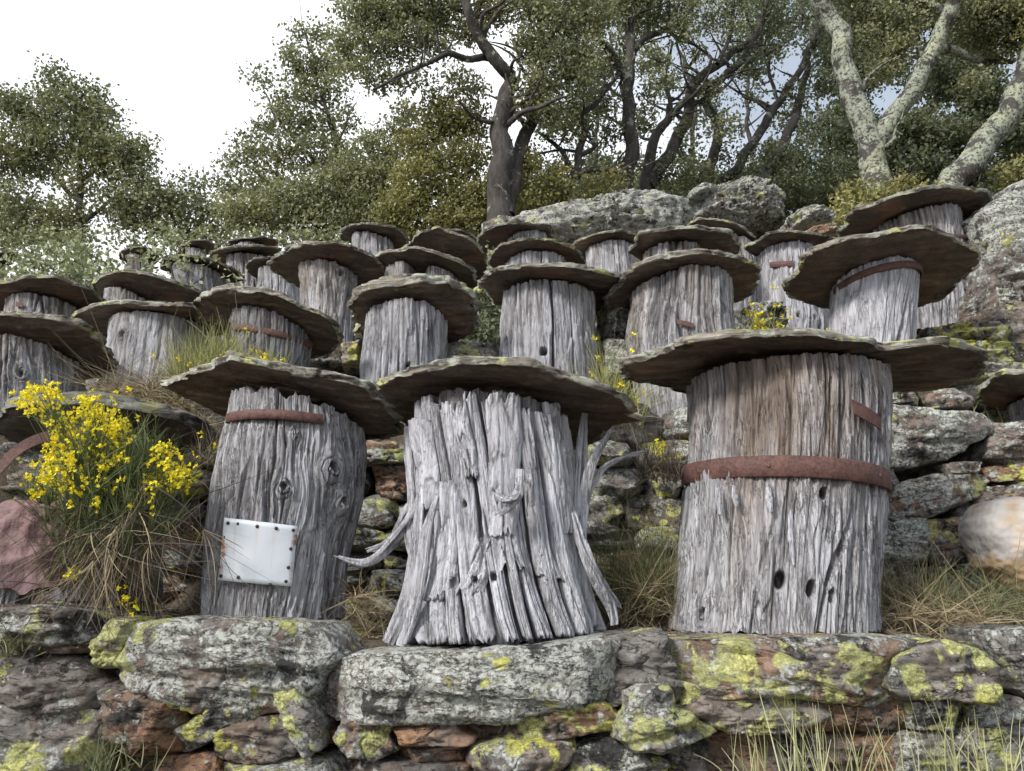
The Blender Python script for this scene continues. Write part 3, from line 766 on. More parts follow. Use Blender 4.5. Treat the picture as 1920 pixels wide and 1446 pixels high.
HIVES = [
 dict(id='A', D=1.70, seed=1, q=1.75, prof=[(1162, 382, 642), (1100, 390, 644), (1010, 398, 654), (950, 404, 672), (880, 415, 682), (800, 430, 684), (752, 446, 672)], cap=(330, 742, 756, 822, 684, 815), thick=.024, wav=2.6, jag=.02, brown=.12, dark=.16, freq=1.3,
      knots=[(622, 882, 24, .018), (532, 918, 17, .014), (640, 948, 20, .018), (555, 812, 9, .006), (600, 1180, 5, 0)], over=[(-90, 30, -.04), (200, 25, .05)], cj=.7,
      label='knotty grey trunk hive with a blank white plate nailed to it', clabel='tilted slate slab roofing the hive with the white plate'),
 dict(id='B', D=1.68, seed=2, q=1.0, prof=[(1208, 736, 1136), (1090, 762, 1100), (1000, 780, 1082), (850, 778, 1075), (745, 772, 1062)], cap=(706, 775, 1182, 815, 684, 838), thick=.024, shrink=.90, dark=.8, jag=.01, cj=.8, over=[(-100, 25, .05), (0, 20, .06)],
      label='flared splintered silver trunk hive of loose staves, middle of front row', clabel='angular slate slab over the splintered middle hive of the front row'),
 dict(id='C', D=1.70, seed=3, q=1.8, prof=[(1188, 1254, 1632), (1140, 1262, 1634), (1060, 1270, 1636), (900, 1282, 1640), (760, 1290, 1643), (700, 1292, 1642)], cap=(1172, 702, 1840, 690, 642, 758), rd=.62, thick=.024, brown=.85, dark=.10, jag=.005, freq=1.4, cj=.6, wav=.7,
      holes=[(1462, 1088, 11, 1.5), (1521, 1104, 9, 1.7), (1561, 1118, 6, 2.2), (1545, 925, 9, 1.2)], knots=[(1318, 1150, 24, .012)], over=[(-58, 8, -.13), (-25, 20, .08), (-120, 30, .04)],
      label='wide straight trunk hive with a broad rusty band round its waist', clabel='largest slate slab, on the wide hive with the broad rusty band'),
 dict(id='D', D=2.0, seed=4, q=.7, prof=[(1125, 120, 292), (950, 128, 290), (845, 132, 290)], cap=(-25, 806, 388, 850, 762, 862), rd=.6, thick=.045, dark=.8, cdark=.85, cj=.6,
      label='dark trunk hive hidden behind the yellow flowering broom', clabel='dark grey slate slab behind the yellow broom flowers'),
 dict(id='F', D=2.55, seed=5, q=.6, prof=[(845, 1905, 2100), (760, 1900, 2095)], cap=(1842, 748, 2190, 760, 690, 800), thick=.024, brown=.4,
      label='hive cut off by the right edge of the photo, above the pale boulder', clabel='slate slab cut off by the right edge above the pale boulder'),
 dict(id='G', D=2.40, seed=6, q=.8, prof=[(778, -62, 150), (700, -48, 156), (636, -40, 152)], cap=(-135, 650, 212, 664, 600, 740), thick=.022, dark=.05, wav=1.6, cj=.7, knots=[(42, 700, 13, .008)], over=[(-30, 25, .06)],
      label='bluish grey hive with a ringed knot at the left edge, above the broom flowers', clabel='brown slate slab at the left edge over the hive with the ringed knot'),
 dict(id='H', pale=0.4, D=2.62, seed=7, q=.8, prof=[(758, 180, 408), (720, 196, 400), (680, 206, 396), (595, 216, 392)], cap=(135, 604, 446, 606, 570, 648), rd=.7, thick=.02, brown=.35, wav=1.2, amp=.6, knots=[(230, 628, 12, .010)], cj=.5,
      label='pale smooth-barked hive with tufts of dry grass round its foot', clabel='thin even slate slab on the pale hive with dry grass at its foot'),
 dict(id='I', D=2.45, seed=8, q=.75, prof=[(705, 440, 570), (640, 440, 580), (590, 441, 586)], cap=(366, 582, 638, 648, 546, 668), thick=.024, dark=.62, cj=.6, over=[(-20, 22, .05)],
      label='narrow dark hive with a thin rusty band, behind the white-plate hive', clabel='wide brown slate slab over the narrow dark banded hive'),
 dict(id='J', pale=0.4, D=2.55, seed=9, q=.75, prof=[(765, 672, 828), (680, 680, 836), (590, 690, 838)], cap=(653, 598, 894, 598, 533, 652), rd=.85, thick=.045, lay=1.4, brown=.1, cj=1.0, cw=1.3,
      holes=[(766, 683, 4, 1.0)],
      label='silver hive under a thick flaky slab, left of the dark green ivy', clabel='thick flaky many-layered slab left of the dark green ivy'),
 dict(id='K', pale=0.35, D=2.62, seed=10, q=.85, prof=[(760, 930, 1120), (640, 937, 1117), (525, 948, 1112)], cap=(898, 548, 1196, 560, 499, 590), thick=.022, brown=.35, amp=1.2, cj=.7, holes=[(1019, 660, 7, 1.1)],
      label='tall silver hive with one small round hole, right of the ivy', clabel='slate slab on the tall silver hive right of the ivy'),
 dict(id='L', D=2.55, seed=11, q=.85, prof=[(798, 1205, 1400), (672, 1182, 1388), (600, 1166, 1374), (540, 1180, 1366)], cap=(1140, 562, 1424, 528, 477, 600), thick=.024, brown=.6, dark=.1, amp=1.2, cj=.9, over=[(-85, 30, .04), (-15, 12, .05)],
      label='leaning brown-streaked hive behind the left end of the largest slab', clabel='humped slate slab on the leaning brown-streaked hive'),
 dict(id='M', pale=0.6, D=2.70, seed=12, q=.85, prof=[(662, 1557, 1702), (580, 1557, 1706), (500, 1560, 1713)], cap=(1474, 528, 1838, 486, 438, 592), thick=.024, brown=.05, amp=.7, cj=.8, over=[(200, 14, -.06)],
      label='pale upright hive with a thin rusty hoop just under its slab', clabel='wide wavy slate slab on the pale hive with the thin rusty hoop'),
 dict(id='N', D=3.15, seed=13, q=.6, prof=[(720, 14, 150), (550, 28, 146)], cap=(-60, 566, 192, 575, 522, 606), thick=.02, wav=1.4, cj=.8,
      label='bluish hive with a rust mark, second from left in its row', clabel='slate slab at far left above the bluish hive with a rust mark'),
 dict(id='O', D=3.25, seed=14, q=.5, prof=[(690, 196, 290), (548, 200, 286)], cap=(168, 548, 398, 590, 522, 598), rd=.7, thick=.02, brown=.6, cj=.7,
      label='small brownish hive peeping over the pale smooth-barked hive', clabel='slate slab sloping right above the pale smooth-barked hive'),
 dict(id='P', D=3.15, seed=15, q=.7, prof=[(674, 585, 664), (600, 566, 666), (492, 560, 670)], cap=(510, 505, 724, 525, 455, 552), thick=.022, rd=.9, cj=.9, knots=[(640, 512, 12, .008)], over=[(180, 22, .08)],
      label='bluish hive with a dark knot stain, under a reddish ragged slab', clabel='reddish ragged slab dipping left over the hive with the dark knot stain'),
 dict(id='Q', D=3.10, seed=16, q=.6, prof=[(650, 722, 864), (498, 724, 862)], cap=(693, 494, 894, 518, 478, 560), rd=.95, thick=.02, brown=.5, cj=.6, slot=True,
      label='split hive with a wide dark gap between two wooden sides', clabel='thin slate slab over the split hive with a dark gap'),
 dict(id='R', D=3.45, seed=17, q=.6, prof=[(570, 1206, 1316), (455, 1204, 1312)], cap=(1178, 478, 1388, 470, 428, 502), thick=.026, brown=.85, amp=1.1, cj=.7, over=[(-135, 14, .1), (-45, 14, .07)],
      label='brownish hive under a squarish slab below the boulder outcrop', clabel='squarish straight-fronted slab below the boulder outcrop'),
 dict(id='S', pale=0.4, D=3.55, seed=18, q=.7, prof=[(628, 1430, 1552), (540, 1421, 1540), (462, 1424, 1522)], cap=(1402, 470, 1588, 474, 434, 500), thick=.02, brown=.05, cj=.8, knots=[(1497, 592, 9, .006), (1527, 597, 7, .006)], amp=1.3,
      label='silver hive with twin knot holes low down and a rusty strap', clabel='small slate slab on the hive with twin knot holes'),
 dict(id='V', D=3.35, seed=19, q=.7, prof=[(614, 1640, 1802), (500, 1632, 1796), (415, 1626, 1792)], cap=(1572, 440, 1872, 388, 366, 462), thick=.024, brown=.5, cj=.8, over=[(200, 15, -.04)],
      label='hive highest on the right, mostly behind the wavy slab', clabel='highest slate slab on the right, below the lichened tree trunks'),
 dict(id='W', D=4.0, seed=20, q=.45, prof=[(590, 484, 566), (492, 488, 558)], cap=(463, 512, 592, 512, 482, 528), thick=.016, brown=.2,
      label='pale hive half hidden by the reddish ragged slab', clabel='small olive-brown slab tucked behind the reddish ragged slab'),
 dict(id='X', D=4.2, seed=21, q=.45, prof=[(590, 424, 508), (472, 430, 502)], cap=(388, 486, 524, 478, 464, 496), thick=.016, amp=1.3,
      label='dark-seamed hive to the right of the young green sapling', clabel='thin slab on the dark-seamed hive right of the sapling'),
 dict(id='Y', D=3.9, seed=22, q=.45, prof=[(600, 320, 428), (490, 330, 420)], cap=(300, 500, 454, 520, 482, 530), thick=.018, brown=.3,
      label='grey hive overgrown by the young green sapling', clabel='slab overgrown by the young green sapling'),
 dict(id='X2', D=5.0, seed=23, q=.35, prof=[(540, 438, 502), (458, 440, 500)], cap=(424, 464, 520, 460, 446, 474), thick=.016,
      label='small distant hive just above the dark-seamed hive', clabel='small distant slab above the dark-seamed hive'),
 dict(id='Z', D=5.0, seed=24, q=.35, prof=[(540, 348, 390), (464, 350, 386)], cap=(334, 468, 412, 468, 454, 480), thick=.016,
      label='small distant hive between the green bush and the sapling top', clabel='small distant slab above the sapling leaves'),
 dict(id='AA', D=4.8, seed=25, q=.35, prof=[(560, 238, 284), (476, 240, 280)], cap=(222, 482, 296, 492, 464, 500), thick=.018, dark=.5, cdark=.6,
      label='small dark hive behind the right end of the green bush', clabel='small dark slab behind the right end of the green bush'),
 dict(id='AB', D=4.2, seed=26, q=.35, prof=[(600, -70, 6), (490, -66, 4)], cap=(-100, 488, 28, 490, 467, 506), thick=.018, dark=.3,
      label='distant hive at the left edge beside the green bush', clabel='distant slab at the left edge beside the green bush'),
 dict(id='AC', pale=0.2, D=4.3, seed=27, q=.5, prof=[(560, 662, 748), (444, 662, 740)], cap=(640, 438, 770, 458, 427, 468), thick=.016, amp=1.2, brown=.2,
      label='upright silver hive topped by the left one of the highest middle slabs', clabel='narrow dark slab above the upright silver hive, against the bushes'),
 dict(id='AD', D=4.0, seed=28, q=.5, prof=[(610, 786, 896), (530, 786, 880), (468, 788, 864)], cap=(750, 488, 914, 500, 438, 545), thick=.016, rd=1.1, brown=.2, cj=.8,
      label='pale hive seen under a steep arched slab, behind the split hive', clabel='steep arched slab behind the split hive'),
 dict(id='AE', D=4.9, seed=29, q=.35, prof=[(560, 828, 905), (450, 830, 900)], cap=(806, 450, 916, 470, 436, 484), thick=.016,
      label='farthest hive behind the steep arched slab', clabel='farthest slab, peeping out behind the steep arched slab'),
 dict(id='AF', pale=0.3, D=3.75, seed=30, q=.55, prof=[(600, 945, 1072), (470, 950, 1064)], cap=(917, 492, 1098, 494, 450, 526), thick=.016, rd=.95, brown=.1, amp=1.2, cj=.6,
      label='pale hive stacked visually between two slabs, right of the grey shrub', clabel='arched thin slab directly above the tall silver hive slab'),
 dict(id='AG', D=4.6, seed=31, q=.45, prof=[(540, 950, 1032), (430, 952, 1024)], cap=(898, 456, 1038, 440, 419, 468), thick=.02, cdark=.3, cj=.8,
      label='small pale hive under the highest middle slab beside the outcrop', clabel='dark wedge-shaped slab touching the boulder outcrop'),
 dict(id='AH', D=4.0, seed=32, q=.5, prof=[(590, 1100, 1206), (456, 1098, 1184)], cap=(1074, 474, 1216, 462, 438, 494), thick=.018, wav=1.6, amp=1.1,
      label='wavy-grained hive left of the squarish slab below the outcrop', clabel='curved slab left of the squarish slab below the outcrop'),
 dict(id='AI', D=4.3, seed=33, q=.45, prof=[(600, 1330, 1416), (442, 1332, 1412)], cap=(1290, 440, 1424, 474, 414, 484), thick=.018, rd=.9,
      label='narrow hive showing just right of the squarish slab', clabel='slab sloping right, below the round boulder'),
 dict(id='AJ', D=3.5, seed=34, q=.4, prof=[(720, -70, 20), (575, -64, 18)], cap=(-120, 590, 50, 590, 568, 615), thick=.018,
      label='grey hive cut by the left edge, behind the one with the ringed knot', clabel='slab cut by the left edge, lower one of two'),
]
for h in HIVES:
    rh = random.Random(h['seed'] * 31)
    if h['id'] not in 'ABC':
        h.setdefault('dark', rh.choice((0, 0, .08, .18, .3))); h.setdefault('brown', rh.uniform(.1, .7)); h['freq'] = rh.uniform(.75, 1.35); h.setdefault('amp', rh.uniform(.85, 1.35)); h.setdefault('twist', rh.uniform(-.5, .5)); h['seam'] = rh.uniform(.5, 1.3)
    h['seed'] = h['seed'] * 3
    build_hive(h); build_slab(h)
HB = {h['id']: h for h in HIVES}
# --- iron bands
band(HB['C'], 893, 880, 915, 41, rivets=(-2.75, -2.0, -.85), off=.004)
A = HB['A']; band(A, 800, 779, 812, 19, -2.55, -.95, off=.006)
band(HB['I'], 622, 620, 648, 13, off=.002)
band(HB['M'], 548, 503, 524, 14, off=.004)
band(HB['V'], 455, 448, 450, 8)
band(HB['S'], 500, 496, 500, 12, -2.5, -1.75, name='iron_strap')
def strap(h, p0, p1, wpx, th=.003):
    """flat strip following the body between two pixels"""
    t0, z0, _ = ang_of(h, *p0); t1, z1, _ = ang_of(h, *p1); n = 16
    t = np.linspace(t0, t1, n); z = np.linspace(z0, z1, n); R = np.interp(z, h['z'], h['R']) + .010; X = np.interp(z, h['z'], h['X'])
    hh = wpx * mpp(*p0, h['D']) / 2
    rows = []
    for dz, dr in ((-1, 0), (-1, th), (1, th), (1, 0)):
        rows.append(np.stack([X + (R + dr) * np.cos(t), h['Dc'] + (R + dr) * np.sin(t), z + dz * hh], -1))
    V = np.stack(rows, 1).reshape(-1, 3); F = np.concatenate([grid_faces(n, 4, True), [[0, 1, 2, 3]], [[(n - 1) * 4 + k for k in (3, 2, 1, 0)]]])
    return mk('iron_strap', V, F, M_RUST, h['root'], None, False)
strap(HB['C'], (1592, 765), (1641, 795), 28)
strap(HB['L'], (1270, 605), (1300, 613), 9)
strap(HB['N'], (34, 572), (46, 574), 9)
# --- white plate on A
def plate():
    h = A; corners = [(432, 972), (556, 988), (545, 1100), (420, 1088)]
    n = 14; G = np.zeros((n, n, 3)); nrmv = np.zeros((n, n, 3))
    rmax = 0
    for i in range(n):
        for j in range(n):
            u, v = j / (n - 1), i / (n - 1)
            px = (corners[0][0] * (1 - u) + corners[1][0] * u) * (1 - v) + (corners[3][0] * (1 - u) + corners[2][0] * u) * v
            py = (corners[0][1] * (1 - u) + corners[1][1] * u) * (1 - v) + (corners[3][1] * (1 - u) + corners[2][1] * u) * v
            t, z, R = ang_of(h, px, py)
            X = np.interp(z, h['z'], h['X']); r = R + .016
            G[i, j] = (X + r * math.cos(t), h['Dc'] + r * math.sin(t), z)
    # stiff sheet: only half of the trunk's curve
    flat = G.copy(); c00, c01, c10, c11 = G[0, 0], G[0, -1], G[-1, 0], G[-1, -1]
    for i in range(n):
        for j in range(n):
            u, v = j / (n - 1), i / (n - 1); flat[i, j] = (c00 * (1 - u) + c01 * u) * (1 - v) + (c10 * (1 - u) + c11 * u) * v
    G2 = G.copy(); G2[..., 1] = flat[..., 1] * .25 + G[..., 1] * .75 - .004
    G2[..., 1] += .0034 * perlin(G[..., 0] * 22, 0 * G[..., 0], G[..., 2] * 22, 3)
    e = .0022 * perlin(np.linspace(0, 5, n), 0, 0, 2)
    G2[0, :, 2] += e; G2[-1, :, 2] -= e; G2[:, 0, 0] += e
    back = G2.copy(); back[..., 1] += .0018
    V = np.concatenate([G2.reshape(-1, 3), back.reshape(-1, 3)]); F = grid_faces(n, n); Fb = F[:, ::-1] + n * n
    rim = []
    idx = [j for j in range(n)] + [i * n + n - 1 for i in range(1, n)] + [(n - 1) * n + j for j in range(n - 2, -1, -1)] + [i * n for i in range(n - 2, 0, -1)]
    for a, b in zip(idx, idx[1:] + idx[:1]): rim.append([a, a + n * n, b + n * n, b])
    o = mk('metal_plate', V, np.concatenate([F, Fb, np.array(rim)]), M_PLATE, h['root'], G2.reshape(-1, 3).mean(0), True)
    o['label'] = 'blank white painted sheet with rusty nails round its edge'
    for (u, v) in [(.06, .08), (.19, .06), (.45, .04), (.71, .09), (.95, .07), (.035, .31), (.94, .37), (.93, .67), (.04, .93), (.27, .95), (.70, .97), (.91, .93)]:
        i, j = v * (n - 1), u * (n - 1); p = G2[int(round(i)), int(round(j))].copy()
        p = np.array((np.interp(u, np.linspace(0, 1, n), G2[int(round(i)), :, 0]), p[1] - .0005, G2[:, int(round(j)), 2][int(round(i))]))
        dome('nail', p, np.array((0, -1.0, 0)), .0040, .0022, M_NAIL, o, 8)
plate()
# --- loose staves of the middle hive
def stave(h, ta, tb, za, zb, roff, seed, name='stave', tilt=0.0, bend=0.0, curl=0.0, jag=.02, side=0.0):
    """ta,tb: (left,right) angles at bottom and top; za/zb heights"""
    nu, nv = 26, 84
    u = np.linspace(0, 1, nu); v = np.linspace(0, 1, nv)
    U, Vv = np.meshgrid(u, v)
    wob = .030 * perlin(Vv * 2.3, 0 * Vv, 0 * Vv + 1, seed) + .002 * perlin(Vv * 14, 0 * Vv, 0 * Vv + 2, seed)
    eL = .016 * perlin(Vv * 4, 0 * Vv, 0 * Vv + 5, seed); eR = .016 * perlin(Vv * 4, 0 * Vv, 0 * Vv + 8, seed)
    sv = Vv ** .8
    lo = ta[0] * (1 - sv) + tb[0] * sv + wob + eL; hi = ta[1] * (1 - sv) + tb[1] * sv + wob + eR
    TH = lo + (hi - lo) * U
    jb = np.abs(perlin(u * 6, 0 * u, 0 * u, seed + 4)) * jag * 2; jt = np.abs(perlin(u * 6, 0 * u, 0 * u, seed + 5)) * jag * 2.4
    Z = (za + jb)[None, :] * (1 - Vv) + (zb - jt)[None, :] * Vv
    R = np.interp(Z, h['z'], h['R']); X = np.interp(Z, h['z'], h['X'])
    n1 = perlin(U * 2.2 + wob * 12, 0 * U, Vv * 1.6, seed + 1); n2 = perlin(U * 6, 0 * U, Vv * 3, seed + 2); n3 = perlin(U * 15, 0 * U, Vv * 7, seed + 3)
    c = (1 - sstep(0, .09, np.abs(n1))) * .9 + (1 - sstep(0, .10, np.abs(n2))) * .4
    brk = sstep(.05, .08, perlin(U * 3, 0 * U, Vv * 2.5 + U * .6, seed + 9))
    rnd = -((2 * U - 1) ** 4) * .010 + tilt * (U - .5)
    r = R + roff + rnd + bend * np.sin(PI * Vv) + curl * (1 - Vv) ** 4 + .012 * perlin(Vv * 1.8, 0 * U, 0 * U + 7, seed) - .006 * c + .0028 * n2 + .0014 * n3 + .0035 * brk
    for (ht, hz, hr, hv) in h['holes_w']:
        d = np.sqrt(((TH - ht) * .25) ** 2 + ((Z - hz) / hv) ** 2); mm = 1 - sstep(hr * .75, hr * 1.1, d)
        r = r - mm * .045; c = np.maximum(c, mm)
    front = np.stack([X + r * np.cos(TH), h['Dc'] + r * np.sin(TH), Z], -1)
    rb = R + roff - .022
    back = np.stack([X + rb * np.cos(TH), h['Dc'] + rb * np.sin(TH), Z], -1)
    V = np.concatenate([front.reshape(-1, 3), back.reshape(-1, 3)]); F = grid_faces(nv, nu); k = nu * nv
    idx = [j for j in range(nu)] + [i * nu + nu - 1 for i in range(1, nv)] + [(nv - 1) * nu + j for j in range(nu - 2, -1, -1)] + [i * nu for i in range(nv - 2, 0, -1)]
    rim = np.array([[a, a + k, b + k, b] for a, b in zip(idx, idx[1:] + idx[:1])])
    o = mk(name, V, np.concatenate([F, F[:, ::-1] + k, rim]), M_WOOD, h['root'], None, True,
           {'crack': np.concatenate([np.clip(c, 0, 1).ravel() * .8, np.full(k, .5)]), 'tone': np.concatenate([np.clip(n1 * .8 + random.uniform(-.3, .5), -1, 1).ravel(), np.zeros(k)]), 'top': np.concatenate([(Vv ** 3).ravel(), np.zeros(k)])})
    o['brown'] = random.choice((.05, .1, .3, .5)); o['dark'] = 0.0; o['pale'] = random.uniform(.5, .95)
    return o
B = HB['B']
B['holes_w'] = []
for (px, py, rp, hv) in [(875, 946, 6, 1.0), (853, 1094, 7, 1.3), (894, 1087, 6, 1.0), (926, 1083, 7, .9)]:
    t, z, R = ang_of(B, px, py); B['holes_w'].append((t, z, rp * mpp(px, py, B['D']), hv))
tops = [757, 782, 806, 826, 868, 902, 925, 962, 1000, 1035, 1056, 1076]
rs = random.Random(3)
tx = [math.acos(np.clip((x - 916) / 162, -.97, .97)) * -1 for x in tops]
for i in range(len(tops) - 1):
    t0 = (tops[i] - 757) / 319.0; t1 = (tops[i + 1] - 757) / 319.0
    f = lambda t: t ** .62
    b0 = 728 + f(t0) * 412; b1 = 728 + f(t1) * 412
    tb0 = -math.acos(np.clip((b0 - 934) / 210, -.97, .97)); tb1 = -math.acos(np.clip((b1 - 934) / 210, -.97, .97))
    th_m = (tx[i] + tx[i + 1]) / 2
    zt = B['capz'](B['X'][-1] + B['R'][-1] * math.cos(th_m), B['Dc'] + B['R'][-1] * math.sin(th_m)) - .016 - rs.choice((0, 0, .01, .03))
    g = rs.uniform(.012, .045)
    yb = 1212 - 24 * f((t0 + t1) / 2)
    zb_ = at(b0, yb, B['D'])[2] - .002
    stave(B, (tb0, tb1 - g), (tx[i] + g * .3, tx[i + 1] - g), zb_, zt, rs.uniform(-.002, .014), 100 + i * 7, tilt=rs.uniform(-.012, .012), bend=rs.uniform(-.004, .008), curl=rs.uniform(0, .012))
# overlying broken pieces
def tpx(px, c, r): return -math.acos(np.clip((px - c) / r, -.97, .97))
for (xa, xb, ya, xc, xd, yc, ro, sd_) in [(845, 900, 1120, 880, 915, 1000, .016, 1), (790, 842, 1130, 812, 850, 900, .018, 2), (905, 965, 1010, 915, 975, 740, .024, 3), (1000, 1045, 1090, 975, 1000, 900, .02, 4),
                                       (768, 815, 955, 768, 812, 770, .022, 5), (930, 985, 1075, 905, 950, 905, .018, 6), (1045, 1075, 1000, 1020, 1048, 745, .022, 7), (868, 895, 900, 850, 880, 752, .022, 8)]:
    za = at((xa + xb) / 2, ya, B['D'])[2]; zc = at((xc + xd) / 2, yc, B['D'])[2]
    ka = 160 + 40 * (ya - 745) / 460; kc = 160 + 40 * (yc - 745) / 460
    stave(B, (tpx(xa, 920, ka), tpx(xb, 920, ka)), (tpx(xc, 917, kc), tpx(xd, 917, kc)), za, zc, ro, 300 + sd_ * 9, name='bark_flake', jag=.03)
sp = lambda pts, w_, dD, s, **k: splinter(B, pts, w_, 1.78, dD, seed=s, **k)
sp([(812, 800), (815, 870), (790, 940), (745, 1010), (690, 1055), (634, 1044)], [6, 20, 24, 22, 16, 5], [0, -.03, -.04, -.02, -.02, -.03], 1)
sp([(800, 850), (790, 920), (760, 960), (735, 1010), (688, 1035)], [6, 16, 16, 13, 5], [.02, 0, .0, .03, .02], 2)
sp([(790, 900), (785, 980), (778, 1050), (765, 1120), (728, 1206)], [8, 22, 26, 26, 20], [-.05, -.06, -.06, -.06, -.05], 3)
sp([(820, 930), (800, 1000), (790, 1080), (775, 1150), (752, 1212)], [6, 20, 24, 22, 18], [-.09, -.10, -.11, -.10, -.09], 4)
sp([(762, 800), (768, 860), (775, 930), (770, 1000), (780, 1060)], [8, 20, 24, 22, 8], [0, 0, -.02, -.03, -.02], 5)
sp([(1150, 800), (1128, 835), (1105, 880), (1092, 950), (1090, 1010), (1100, 1060)], [4, 12, 18, 20, 18, 10], [.02, .02, .0, 0, 0, 0], 6)
sp([(1208, 850), (1170, 858), (1130, 880), (1102, 925), (1090, 990)], [3, 9, 13, 15, 12], [.05, .04, .03, .02, .02], 7)
sp([(1096, 775), (1090, 840), (1086, 920), (1084, 1000), (1098, 1060)], [12, 22, 22, 20, 14], [.03, .02, .01, 0, 0], 8)
sp([(1075, 960), (1095, 1030), (1120, 1090), (1145, 1140), (1152, 1172)], [10, 22, 24, 20, 14], [-.04, -.05, -.04, -.02, -.02], 9)
sp([(1100, 1030), (1118, 1075), (1140, 1110), (1162, 1138)], [8, 16, 16, 8], [0, 0, .02, .03], 10)
sp([(975, 880), (972, 925), (955, 950), (938, 966)], [14, 20, 14, 4], [-.15, -.16, -.165, -.16], 11)
sp([(925, 925), (945, 938), (968, 932), (976, 918)], [4, 12, 12, 4], [-.15, -.17, -.17, -.15], 12)
spA = lambda pts, w_, dD, s: splinter(A, pts, w_, 1.80, dD, seed=s)
spA([(432, 790), (440, 830), (432, 880), (424, 940)], [12, 20, 20, 8], [0, 0, -.02, -.01], 24)
spA([(405, 985), (400, 1060), (392, 1110), (386, 1158)], [10, 22, 24, 18], [-.03, -.04, -.04, -.05], 26)
spC = lambda pts, w_, dD, s: splinter(HB['C'], pts, w_, 1.70, dD, seed=s)
for i, (x, y0, y1) in enumerate([(1505, 940, 1068), (1527, 960, 1066), (1545, 930, 1068), (1568, 970, 1050), (1482, 955, 1060), (1440, 905, 960), (1345, 905, 965), (1375, 910, 950)]):
    dd = math.sqrt(max(0, 1 - ((x - 1455) / 185) ** 2)); base = HB['C']['R'][10] * (1 - dd)
    spC([(x, y0), (x + 2, (y0 + y1) / 2), (x + 6, y1)], [6, 13, 5], [base - .004, base - .008, base - .010], 40 + i)

# ------------------------------------------------------------------ rusty sheet dome on a stump, and a loose hoop, far left
def rusty_dome():
    D = 1.78; c = at(55, 1085, D); r = 128 * mpp(60, 1085, D)
    top = at(60, 935, D - .05)[2]
    root = empty('covered_stump', (c[0], D, at(60, 1122, D - .1)[2])); tag(root, 'low stump under a crumpled purplish rusty sheet metal dome, far left', 'beehive')
    n, m = 40, 90
    s = np.linspace(0, 1, n); th = np.linspace(0, 2 * PI, m, endpoint=False); S, T = np.meshgrid(s, th, indexing='ij')
    hz = top - c[2]
    rr = r * np.sin(S * PI / 2 * 1.02) ** .9
    x = c[0] + rr * np.cos(T); y = D + rr * np.sin(T) * .85; z = c[2] + hz * np.cos(S * PI / 2) ** .9
    d = .030 * fbm(x * 13, y * 13, z * 13, 3, 4) + .012 * np.abs(perlin(x * 34, y * 34, z * 34, 6))
    x = x + d * np.cos(T); y = y + d * np.sin(T); z = z + d * .6
    z = z - sstep(.9, 1, S) * .02 * (1 + perlin(np.cos(T) * 6, np.sin(T) * 6, 0 * T, 3) * 2)
    V = np.stack([x, y, z], -1).reshape(-1, 3)
    cc = V.mean(0); V2 = cc + (V - cc) * .985
    F = grid_faces(n, m, True); V = np.concatenate([V, V2]); Fb = F[:, ::-1] + n * m
    last = (n - 1) * m + np.arange(m); nx = (n - 1) * m + (np.arange(m) + 1) % m
    rim = np.stack([last, last + n * m, nx + n * m, nx], -1)
    mk('sheet_metal_cover', V, np.concatenate([F, Fb, rim]), M_PINK, root, (c[0], D, c[2]))
    hs = dict(D=D - .13, seed=77, prof=[(1124, -40, 62), (1050, -40, 62)], amp=1, dark=.3)
    hive_axes(hs); th = np.linspace(-PI, PI, 120, endpoint=False); Z = np.linspace(hs['z0'] - .01, hs['z1'], 24); TH, ZZ = np.meshgrid(th, Z)
    dr, ck, tn = body_surface(hs, TH, ZZ); R = hs['R'].mean() + dr
    V = np.stack([hs['X'].mean() + R * np.cos(TH), hs['Dc'] + R * np.sin(TH), ZZ], -1).reshape(-1, 3)
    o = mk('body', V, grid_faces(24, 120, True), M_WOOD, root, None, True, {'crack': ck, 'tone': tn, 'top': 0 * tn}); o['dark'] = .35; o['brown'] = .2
rusty_dome()
def loose_hoop():
    pts = [(-60, 905), (-20, 893), (0, 876), (25, 850), (55, 830), (92, 818), (130, 822)]
    P = np.array([at(x, y, 1.86 + .02 * i) for i, (x, y) in enumerate(pts)]); Q, _ = smooth_path(P, np.ones(len(P)), 50)
    T = np.gradient(Q, axis=0); T /= np.linalg.norm(T, axis=1, keepdims=True); Nn = np.cross(T, (0, 1, 0)); Nn /= np.linalg.norm(Nn, axis=1, keepdims=True)
    hw = .014
    rows = [Q + Nn * hw, Q + Nn * hw + (0, .003, 0), Q - Nn * hw + (0, .003, 0), Q - Nn * hw]
    V = np.stack(rows, 1).reshape(-1, 3); F = np.concatenate([grid_faces(50, 4, True), [[0, 1, 2, 3]], [[199, 198, 197, 196]]])
    tag(mk('iron_hoop', V, F, M_RUST, None, None, False), 'loose curved rusty iron hoop beside the yellow broom, left edge', 'iron hoop')
loose_hoop()

